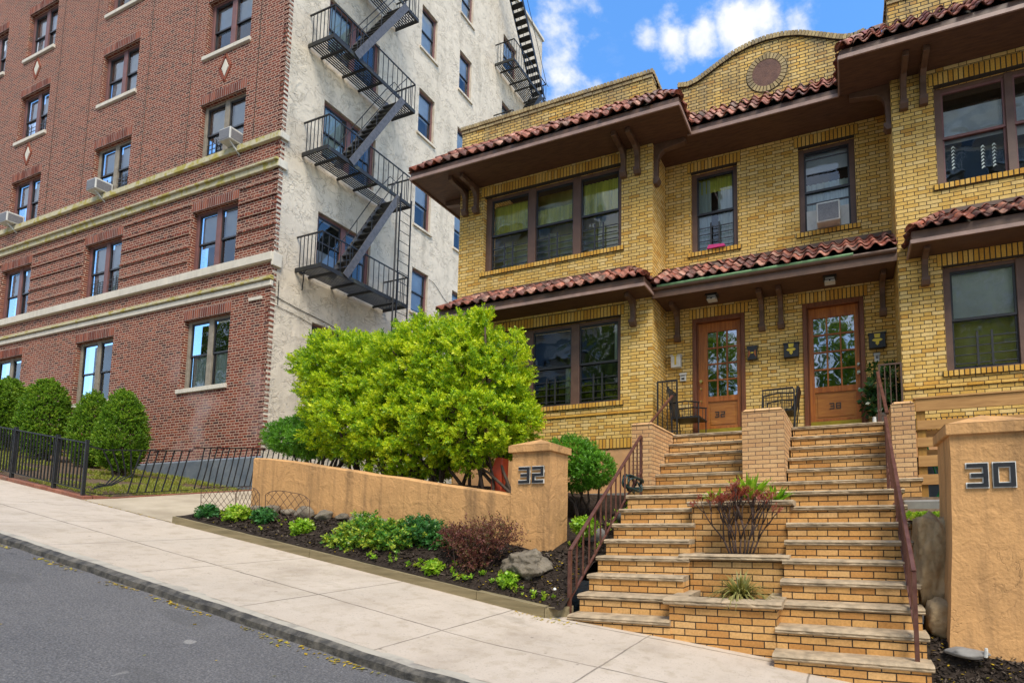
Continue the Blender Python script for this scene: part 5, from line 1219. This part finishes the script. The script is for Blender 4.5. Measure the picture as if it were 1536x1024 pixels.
# ------------------------------------------------------------------ plants
def plant(name, lb, cat, base, els, n, leaf, m, sp=None, dirw=(.75, .35, .45), shell=.32, lump=.12, lf=2.2, seed=1, stems=None, stem_m='bark', group=None, gap=0, inner=0., jit=.3, tuft=None):
    """els in world coords; leaf = (nl, L, ll, lw, spread)"""
    t = thing(name, lb, cat, base, group)
    P, Dn = lobes(n, els, shell, lump, lf, seed, gap)
    if inner:
        k = int(len(P) * inner); rs = np.random.RandomState(seed + 5); c = np.array([els[i % len(els)][:3] for i in range(k)]); r = np.array([els[i % len(els)][3:6] for i in range(k)])
        d = rs.randn(k, 3); d /= np.linalg.norm(d, axis=1)[:, None]; p = c + d * r * (rs.rand(k)[:, None] ** .5) * .75; P = np.concatenate([P, p]); Dn = np.concatenate([Dn, d])
    np.random.seed(seed)
    Dr = Dn * dirw[0] + np.array([0, 0, 1.]) * dirw[1] + np.random.randn(len(P), 3) * dirw[2]
    temps = [sprig(*leaf) for _ in range(5)]
    cl = np.array([.5 + .9 * mnoise.noise(Vector(p * 2.6 / max(.3, 1))) for p in P.tolist()]) if False else np.clip(np.random.rand(len(P)) * .6 + np.array([.5 + .8 * mnoise.noise(Vector(p) * 3.) for p in P.tolist()]) * .4, 0, 1)
    if tuft: P, Dr, cl = tufts(P, Dn * .8 + np.array([0, 0, .55]) + np.random.randn(len(P), 3) * .35, *tuft)
    V, F, C = scatter(P, Dr, temps, 1., jit, cl)
    np_mesh('foliage', V, F, m, t, C)
    if stems:
        mb = MB()
        for s in stems: mb.tube(s[0], s[1], 6, s[2])
        mb.build('stems', stem_m, t, smooth=True)
    return t
def stemfan(bx, by, bz, n, els, r0, r1, seed, spread=.15):
    rs = random.Random(seed); out = []
    for i in range(n):
        e = els[i % len(els)]
        a = Vector((bx(i) if callable(bx) else bx, by, bz(i) if callable(bz) else bz)) + Vector((rs.uniform(-spread, spread), rs.uniform(-spread, spread), 0))
        b = Vector((e[0] + rs.uniform(-.75, .75) * e[3], e[1] + rs.uniform(-.6, .6) * e[4], e[2] + rs.uniform(-.2, .7) * e[5]))
        m = a.lerp(b, .45) + Vector((rs.uniform(-.08, .08), rs.uniform(-.08, .08), (b.z - a.z) * .08))
        out.append(([a, a.lerp(m, .5) + Vector((rs.uniform(-.04, .04),) * 3), m, b], r0 * rs.uniform(.7, 1.1), r1))
    return out
hz = lambda x: float(np.interp(x, [-8.6, -4], [.9, .3]))
els = [(-5.5, 6.35, 2.17, .98, .7, 1.07), (-6.45, 6.4, 2.3, 1.0, .7, 1.02), (-5.4, 6.3, 1.6, 1.0, .75, .75), (-6.5, 6.3, 1.5, 1.1, .7, .8)]
plant('hedge', 'big rounded yellow green yew hedge rising behind the garden wall, the taller right half', 'hedge', (-5.6, 6.3, .4), els, 3300, (11, .11, .052, .0185, .75), 'hedge', seed=3, lump=.09, gap=.36, inner=.1, tuft=(8, .03, .5),
      stems=stemfan(lambda i: -7.0 + (i * .37) % 2.7, 6.25, .4, 26, els, .032, .012, 8))
els = [(-8.05, 6.35, 2.4, .85, .6, .9), (-7.7, 6.3, 1.75, .95, .65, .7), (-8.45, 6.35, 2.75, .62, .5, .52), (-7.5, 6.35, 2.6, .6, .5, .62)]
plant('hedge', 'yellow green yew hedge behind the garden wall, the lower left half against the stucco building', 'hedge', (-8.1, 6.3, .8), els, 1750, (11, .11, .052, .0185, .75), 'hedge', seed=4, lump=.11, gap=.33, inner=.1, tuft=(8, .03, .5),
      stems=stemfan(lambda i: -8.5 + (i * .37) % 1.5, 6.25, .75, 14, els, .03, .012, 9))
els = [(-9.5, 6.6, 1.62, .72, .45, .33), (-8.9, 6.5, 1.5, .5, .45, .28)]
plant('shrub', 'low dark green shrub behind the upper end of the garden wall, left of the hedge', 'shrub', (-9.4, 6.6, .9), els, 4200, (10, .08, .045, .016, .8), 'dkbush', seed=5, stems=stemfan(-9.3, 6.6, .8, 6, els, .025, .01, 1))
els = [(-3.8, 6.5, .98, .42, .4, .27), (-3.42, 6.45, .78, .28, .33, .24), (-3.7, 6.5, .7, .35, .3, .2)]
plant('shrub', 'round dark green shrub behind pillar 32 in front of the yellow brick wall', 'shrub', (-3.7, 6.5, .4), els, 3200, (10, .07, .04, .014, .8), 'dkbush', seed=6, stems=stemfan(-3.65, 6.5, .1, 6, els, .02, .01, 2))
# arborvitae in the apartment lawn
AL = [('clipped green arborvitae in the lawn nearest the building corner, right one of the front pair', -14.66, 6.4, .98, 1.0, .9), ('clipped green arborvitae in the lawn, left one of the pair under the second window', -16.77, 6.8, 1.2, .92, .92),
      ('largest clipped arborvitae in the lawn with a pointed dark green top', -18.03, 6.5, 1.46, 1.13, .96), ('clipped arborvitae in the lawn left of the largest one', -19.9, 6.4, 1.78, 1.0, .86), ('leftmost clipped arborvitae cut by the left edge of the picture', -21.0, 6.9, 1.98, 1.1, .92)]
els = [(0, 0, .98, .37, .39, .80), (0, 0, 1.42, .29, .31, .64), (0, 0, .72, .31, .33, .42), (0, 0, 1.8, .15, .16, .33)]
ab = None
for i, (lb, x, y, z, w, h) in enumerate(AL):
    if i < 2:
        ab = plant('arborvitae', lb, 'shrub', (0, 0, 0), els, 8500, (7, .065, .04, .021, .45), 'arb', dirw=(.5, .75, .35), seed=11 + i, shell=.26, lump=.11, lf=4.5, stems=stemfan(0, 0, -.1, 9, els, .035, .012, 3 + i, .12), group='clipped arborvitaes in the lawn')
        ab.location = (x, y, z); ab.scale = (w, w, h)
        if i == 0: a0 = ab
    else: copy_thing(a0 if i % 2 else ab, (x, y, z), lb, i * 1.3, (w * 1.0, w, h))
# bed plants
els = [(-5.85, 4.93, -.13, .42, .2, .23), (-5.45, 4.98, -.2, .4, .2, .2), (-6.15, 4.88, -.24, .3, .16, .14)]
plant('shrub', 'spreading yellow and green variegated shrub in the middle of the mulch bed', 'shrub', (-5.8, 4.93, -.4), els, 1500, (9, .075, .042, .022, .9), 'euon', dirw=(.6, .6, .5), seed=21, lump=.25, lf=3.5, gap=.45, inner=.3, stems=stemfan(-5.8, 4.93, -.42, 9, els, .009, .004, 4))
els = [(-5.15, 5.1, -.1, .36, .16, .17), (-4.85, 5.1, -.2, .25, .12, .1)]
plant('shrub', 'deep green shrub against the garden wall right of the variegated one', 'shrub', (-5.1, 5.1, -.3), els, 650, (9, .075, .042, .02, .9), 'euond', dirw=(.6, .6, .5), seed=22, lump=.25, lf=3.5, inner=.3, stems=stemfan(-5.1, 5.08, -.35, 6, els, .008, .004, 5))
els = [(-4.1, 4.88, -.2, .36, .18, .22), (-3.85, 4.92, -.12, .3, .16, .18), (-4.1, 4.87, -.42, .2, .14, .18), (-4.4, 4.9, -.15, .22, .14, .12)]
plant('shrub', 'maroon and green barberry shrub in the mulch bed beside the cracked boulder', 'shrub', (-4.05, 4.88, -.6), els, 1250, (7, .085, .03, .014, .8), 'barb', dirw=(.6, .7, .5), seed=23, lump=.3, lf=4, gap=.35, inner=.35, shell=.5, stems=stemfan(-4.05, 4.88, -.66, 26, els, .008, .003, 6, .1), stem_m='twig')
for i, (x, y, s, m, lb) in enumerate(((-8.2, 4.86, .14, 'bright', 'leafy light green plant at the upper end of the mulch bed inside the wire edging'), (-7.75, 4.92, .12, 'euond', 'small dark green plant under the right wire edging panel'), (-6.93, 4.88, .10, 'bright', 'small yellow green plant alone in the mulch left of the variegated shrub'), (-8.75, 4.8, .1, 'euond', 'low green seedling at the far corner of the mulch bed'),
                                   (-4.55, 4.72, .06, 'bright', 'tiny yellow seedling close to the timber edge left of the maroon shrub'), (-3.55, 4.75, .06, 'bright', 'tiny bright seedling in the mulch right of the maroon shrub'), (-3.1, 5.62, .12, 'bright', 'small green weed beside the base of pillar 32, by the steps'))):
    z = bed_z(x, y) if y < 5.4 else -.1; els = [(x, y, z + s * .6, s, s * .7, s * .6)]
    plant('small_plant', lb, 'plant', (x, y, z), els, int(200 * s / .12), (6, .07, .055, .026, .95), m, dirw=(.5, .6, .4), seed=30 + i, shell=.7, stems=stemfan(x, y, z - .02, 5, els, .004, .002, i, .01))
# green scatter along the border and in the beds
rs = np.random.RandomState(5); P = []
for i in range(80):
    x = rs.uniform(-5.6, -2.95) if i % 3 else rs.uniform(-8.8, -3); y = 4.68 + abs(rs.randn()) * (.05 if i % 3 else .2); P.append((x, min(y, 5.2), bed_z(x, min(y, 5.2)) + .01))
for i in range(90): x = -3.1 + rs.randn() * .14; y = rs.uniform(5.5, 7.8); P.append((x, y, yard_z(x, y) + .03))
for i in range(260): x = rs.uniform(.6, 1.4); y = rs.uniform(5.75, 6.4); P.append((x, y, .06))
for i in range(12): x = rs.uniform(.62, .8); P.append((x, 4.4, rbed_z(x, 4.4) + .01))
P = np.array(P); np.random.seed(9)
V, F, C = scatter(P, np.array([0, 0, 1.]) + np.random.randn(len(P), 3) * .4, [sprig(6, .05, .045, .024, .95) for _ in range(4)], 1., .4)
np_mesh('ground_cover', V, F, 'bright', None, C, kind='stuff')
# mulch chips
P = []
for i in range(5200):
    x = rs.uniform(-9, -2.85); y = rs.uniform(4.66, 5.4); P.append((x, y, bed_z(x, y) + .006))
for i in range(1500): x = rs.uniform(-3.3, -2.83); y = rs.uniform(5.4, 8.2); P.append((x, y, yard_z(x, y) + .006))
for i in range(2200): x = rs.uniform(.6, 2.2); y = rs.uniform(4.32, 5.0); P.append((x, y, rbed_z(x, y) + .006))
P = np.array(P); chip = (np.array([[-.022, -.005, 0], [.022, -.006, .003], [.024, .006, 0], [-.02, .005, .002]]), np.array([[0, 1, 2, 3]]))
Dn = np.array([0, 0, 1.]) + np.random.randn(len(P), 3) * .45
V, F, C = scatter(P, Dn, [chip], 1., .6); np_mesh('mulch_chips', V, F, 'chips', None, C, kind='stuff')
# yellow litter in the gutter, on the walk and in the beds
P = []
for i in range(800):
    x = rs.uniform(-9.5, 1); y = 2.785 - abs(rs.randn()) * .035; 
    if mnoise.noise(Vector((x * 1.6, 0, 0))) > -.12: P.append((x, y, zs(x) - .036 - .07 + .006))
for i in range(420): x = rs.uniform(-9., -2.85) if i % 2 else rs.uniform(-4.2, -2.85); y = rs.uniform(4.66, 5.25); P.append((x, y, bed_z(x, y) + .012))
for i in range(60): x = rs.uniform(-3.3, -2.6); y = rs.uniform(4.45, 4.62); P.append((x, y, zs(x) + .004))
for i in range(55): x = rs.uniform(-12, 0); y = rs.uniform(.8, 2.6); P.append((x, y, zs(x) - .036 - .07 - .012 * (2.8 - y) + .004))
for i in range(220): x = rs.uniform(.6, 2); y = rs.uniform(4.32, 4.9); P.append((x, y, rbed_z(x, y) + .012))
for i in range(160): x = rs.uniform(-11.4, -8.9); P.append((x, 4.59 + rs.randn() * .012, zs(x) + .004))
P = np.array(P); lf = (np.array([[-.014, 0, 0], [0, -.008, .002], [.014, 0, .001], [0, .008, 0]]), np.array([[0, 1, 2, 3]]))
V, F, C = scatter(P, np.array([0, 0, 1.]) + np.random.randn(len(P), 3) * .2, [lf], 1., .5); np_mesh('fallen_leaves', V, F, 'litter', None, C, kind='stuff')
# lawn grass
P = []
for i in range(16000):
    x = rs.uniform(-24, -11.6); y = rs.uniform(4.75, 7.9)
    if mnoise.noise(Vector((x * .7, y * 1.1, 3))) > -.02: P.append((x, y, lawn_z(x, y)))
P = np.array(P); V, F, C = scatter(P, np.array([0, 0, 1.]) + np.random.randn(len(P), 3) * .35, [sprig(5, .02, .07, .011, .5) for _ in range(4)], 1., .4)
np_mesh('lawn_grass', V, F, 'grass', None, C, kind='stuff')
# ---- planter plants
def blades(name, lb, c, n, L, w, m, arch=.5, seed=1, up=1., spread=1.):
    rs = random.Random(seed); mb = MB(); t = thing(name, lb, 'plant', c)
    for i in range(n):
        a = rs.uniform(0, 2 * math.pi); d = Vector((math.cos(a), math.sin(a), 0)); s = Vector((-d.y, d.x, 0)); l = L * rs.uniform(.6, 1.1); pts = []
        e = rs.uniform(.3, 1) * spread
        for k in range(6):
            q = k / 5; pts.append(Vector(c) + d * l * q * e + Vector((0, 0, l * (up * q - arch * 1.3 * q * q * e))))
        for k in range(5):
            w0 = w * math.sin(math.pi * (.15 + .85 * k / 5)) * .5; w1 = w * math.sin(math.pi * min(1, .15 + .85 * (k + 1) / 5)) * .5
            mb.quad(pts[k] - s * w0, pts[k] + s * w0, pts[k + 1] + s * w1, pts[k + 1] - s * w1)
    mb.build('leaves', m, t, fix=False); return t
blades('grass_tuft', 'striped yellow brown grass tuft in the lowest brick planter', (-1.03, 5.02, -.78), 240, .5, .019, 'tuft', .85, 2, 1.)
blades('hosta', 'yellow green leafy plant at the left of the top planter', (-1.5, 6.0, .2), 60, .27, .055, 'cream_leaf', .35, 3)
blades('hosta', 'cream and green leafy plant in the middle of the top planter, the tallest', (-1.1, 6.0, .22), 100, .36, .055, 'cream_leaf', .3, 4, 1.15)
blades('hosta', 'bright green leafy plant at the right of the top planter', (-.79, 5.98, .2), 50, .28, .055, 'bright', .35, 5)
t = thing('twig_shrub', 'bare branching shrub with a red leafy top in the middle brick planter', 'shrub', (-1.13, 5.6, -.4))
rs2 = random.Random(12); mb = MB(); tips = []
def grow(p, d, l, r, lv):
    q = p + d * l; mb.tube([p, p.lerp(q, .5) + Vector((rs2.uniform(-.012, .012), rs2.uniform(-.01, .01), 0)), q], r, 5, r * .75)
    if lv == 0: tips.append((q, d)); return
    for k in range(2):
        nd = (d + Vector((rs2.uniform(-.5, .5), rs2.uniform(-.35, .35), rs2.uniform(.05, .4)))).normalized(); grow(q, nd, l * rs2.uniform(.7, .95), r * .76, lv - 1)
for i in range(9):
    a = -1 + 2 * i / 8; grow(Vector((-1.13 + a * .10, 5.58 + rs2.uniform(-.04, .04), -.40)), Vector((a * .42, rs2.uniform(-.25, .25), 1)).normalized(), .235, .014, 3)
mb.build('branches', 'twig', t, smooth=True)
P, Dn = [], []
for p, d in tips:
    if p.z < -.02 and rs2.random() < .8: continue
    for k in range(7 if p.x < -1.05 else 3): P.append(p + Vector((rs2.uniform(-.03, .03),) * 3)); Dn.append(d)
V, F, C = scatter(np.array(P), np.array(Dn), [sprig(7, .06, .035, .013, .8) for _ in range(3)], 1., .4); np_mesh('red_leaves', V, F, 'redtw', t, C)
# potted leafy plant beside door 38
els = [(.58, 8.55, 2.25, .24, .16, .24), (.66, 8.55, 1.9, .2, .16, .22), (.42, 8.6, 1.95, .16, .14, .2)]
t = plant('potted_plant', 'dark glossy leafy plant behind the rusty railing right of door 38', 'plant', (.6, 8.55, 1.5), els, 170, (5, .12, .12, .055, .95), 'house_leaf', dirw=(.6, .3, .6), seed=41, shell=.8, stems=stemfan(.6, 8.55, 1.6, 8, els, .008, .004, 7, .04))
mb = MB(); mb.tube([(.6, 8.55, 1.5), (.6, 8.55, 1.72)], .10, 14, .13); mb.build('pot', 'block', t)
for i in range(2): 
    mb = MB(); mb.tube([(.36 + .05 * i, 8.2, 1.5), (.36 + .05 * i, 8.2, 1.58)], .02, 8) if False else mb.tube([(.42, 8.15, 1.501), (.42, 8.15, 1.60)], .03, 10, .026)
    if i == 0: mb.build('small_cup', 'white', None, loc=(.42, 8.15, 1.5), label='small white cup on the top step beside the right brick pier', category='cup')
mb = MB(); mb.tube([(.98, 4.62, -1.04), (.985, 4.61, -.99), (.985, 4.61, -.97)], .016, 8, .011); mb.build('small_bottle', 'white', None, loc=(.98, 4.62, -1.04), label='tiny white bottle lying on the flat stone in front of pillar 30', category='litter')
mb = MB(); mb.tube([(.84, 4.42, -1.27), (.88, 4.40, -1.28), (.93, 4.38, -1.29), (.96, 4.37, -1.3)], .012, 6, .007); mb.build('red_wrapper', 'redplastic', None, loc=(.9, 4.4, -1.28), label='crumpled red wrapper on the soil in front of pillar 30', category='litter')
# street trees across the road
def tree(lb, x, y, h, r, seed):
    h *= 1.45; r *= 1.15; z = zs(x); els = [(x, y, z + h * .68, r, r, h * .30), (x - r * .5, y, z + h * .55, r * .7, r * .7, h * .2), (x + r * .55, y + .3, z + h * .6, r * .65, r * .7, h * .22)]
    t = thing('street_tree', lb, 'tree', (x, y, z), 'street trees across the road')
    P, Dn = lobes(3600, els, .6, .3, 1.2, seed, .3); np.random.seed(seed)
    V, F, C = scatter(P, Dn + np.random.randn(len(P), 3) * .7, [sprig(7, .4, .24, .12, .9) for _ in range(4)], 1., .4); np_mesh('crown', V, F, 'treeleaf', t, C)
    mb = MB(); mb.tube([(x, y, z - .3), (x + .1, y, z + h * .3), (x, y + .1, z + h * .62)], .22, 8, .1)
    for s in stemfan(x, y, z + h * .33, 7, els, .09, .03, seed, .1): mb.tube(s[0], s[1], 6, s[2])
    mb.build('trunk', 'bark', t, smooth=True)
for lb, x, y, h, r, sd in (('broad green street tree across the road, mirrored in the lower bay window', -9.5, -8.5, 10, 3.4, 51), ('green street tree across the road opposite the steps, mirrored in the door panes', -1.5, -9.5, 9., 3.2, 52), ('green street tree across the road further up the hill, mirrored in the apartment windows', -44, -7, 9, 4.2, 53), ('green street tree across the road at its lower end, mirrored in the right bay window', 6.5, -9, 11, 3.4, 54)):
    tree(lb, x, y, h, r, sd)
# ------------------------------------------------------------------ camera, light, world
yaw, pit, roll, f, cx, cy = (0.325910, 0.083440, -0.004461, 762.971924, 1013.670125, 722.009784)
cam = bpy.data.cameras.new('camera'); co = bpy.data.objects.new('camera', cam); COL.objects.link(co); S.camera = co
co.matrix_world = Matrix.Rotation(yaw, 4, 'Z') @ Matrix.Rotation(math.pi / 2 + pit, 4, 'X') @ Matrix.Rotation(roll, 4, 'Z')
cam.sensor_width = 36; cam.sensor_fit = 'HORIZONTAL'; cam.lens = f / 1536 * 36
cam.shift_x = (768 - cx) / 1536; cam.shift_y = (cy - 512) / 1536; cam.clip_end = 800; cam.clip_start = .05
EL, AZ = 56, 44        # sun elevation; azimuth measured from -Y towards +X
sv = Vector((math.sin(math.radians(AZ)) * math.cos(math.radians(EL)), -math.cos(math.radians(AZ)) * math.cos(math.radians(EL)), math.sin(math.radians(EL))))
sl = bpy.data.lights.new('sun', 'SUN'); sl.energy = 2.5; sl.angle = math.radians(24); sl.color = (1, .92, .79); so = bpy.data.objects.new('sun', sl); COL.objects.link(so)
so.rotation_euler = sv.to_track_quat('Z', 'Y').to_euler()
W = bpy.data.worlds.new('World'); S.world = W; W.use_nodes = True; t = NT(W.node_tree); bg = t.n['Background']
sky = t.new('ShaderNodeTexSky'); sky.sky_type = 'NISHITA'; sky.sun_disc = False; sky.sun_elevation = math.radians(EL); sky.sun_rotation = math.atan2(sv.x, sv.y); sky.ozone_density = 3.; sky.air_density = 1.0; sky.dust_density = .3
hs_ = t.new('ShaderNodeHueSaturation'); hs_.inputs['Saturation'].default_value = 1.22; hs_.inputs['Value'].default_value = 1.45; t.l.new(sky.outputs[0], hs_.inputs['Color']); t.l.new(hs_.outputs[0], bg.inputs[0]); bg.inputs[1].default_value = .15
tc = t.new('ShaderNodeTexCoord'); g = tc.outputs['Generated']
sp = t.new('ShaderNodeSeparateXYZ'); t.l.new(g, sp.inputs[0])
n1 = t.noise(t.scale(g, 1, 1, 1.6), 7.5, 12, .58, .0)
msk = None      # cumulus banks where they stand in the sky, ragged by noise; scattered wisps elsewhere
for (x, y, z, r) in ((-.375, .612, .697, .12), (-.34, .655, .66, .12), (-.225, .662, .715, .075), (-.19, .672, .713, .06), (-.26, .65, .712, .05), (-.125, .678, .724, .075), (-.09, .684, .73, .085), (-.045, .690, .722, .07), (-.30, .716, .631, .07), (-.43, .60, .66, .07), (.4, .5, .75, .2), (-.8, .2, .5, .25)):
    v = t.new('ShaderNodeVectorMath', operation='DISTANCE'); t.l.new(g, v.inputs[0]); v.inputs[1].default_value = Vector((x, y, z)).normalized()
    q = t.rng(v.outputs['Value'], 0., r, 1., 0.)
    msk = q if msk is None else t.m('MAXIMUM', msk, q)
CLD = t.rng(t.m('ADD', t.m('MULTIPLY', msk, .34), n1), .65, .84, 0., 1., True)
wisp = t.m('MULTIPLY', t.rng(t.noise(t.scale(g, 1, 1, 2.5), 3., 8, .65, .6), .55, .85), .25); CLD = t.m('MAXIMUM', CLD, wisp)
sg = t.new('ShaderNodeSeparateXYZ'); t.l.new(g, sg.inputs[0])      # unseen white cloud added behind the camera to whiten fill and reflections
veil = t.m('MULTIPLY', t.rng(t.m('SUBTRACT', t.m('MULTIPLY', sg.outputs[0], .12), sg.outputs[1]), -.3, .25, 0., 1., True), t.rng(n1, .35, .65, .45, .95))
CLD = t.m('MAXIMUM', CLD, veil)
bg2 = t.new('ShaderNodeBackground'); t.l.new(t.ramp(t.noise(g, 9., 5, .6), [(.35, (.62, .72, .86)), (.6, (1, 1, 1))]), bg2.inputs[0]); bg2.inputs[1].default_value = .62
mx = t.new('ShaderNodeMixShader'); t.l.new(CLD, mx.inputs[0]); t.l.new(bg.outputs[0], mx.inputs[1]); t.l.new(bg2.outputs[0], mx.inputs[2]); t.l.new(mx.outputs[0], t.n['World Output'].inputs[0])
S.view_settings.view_transform = 'Standard'; S.view_settings.look = 'None'; S.view_settings.exposure = .85; S.view_settings.gamma = 1
S.cycles.use_denoising = True; S.cycles.max_bounces = 6; S.cycles.transparent_max_bounces = 12; S.cycles.sample_clamp_indirect = 6
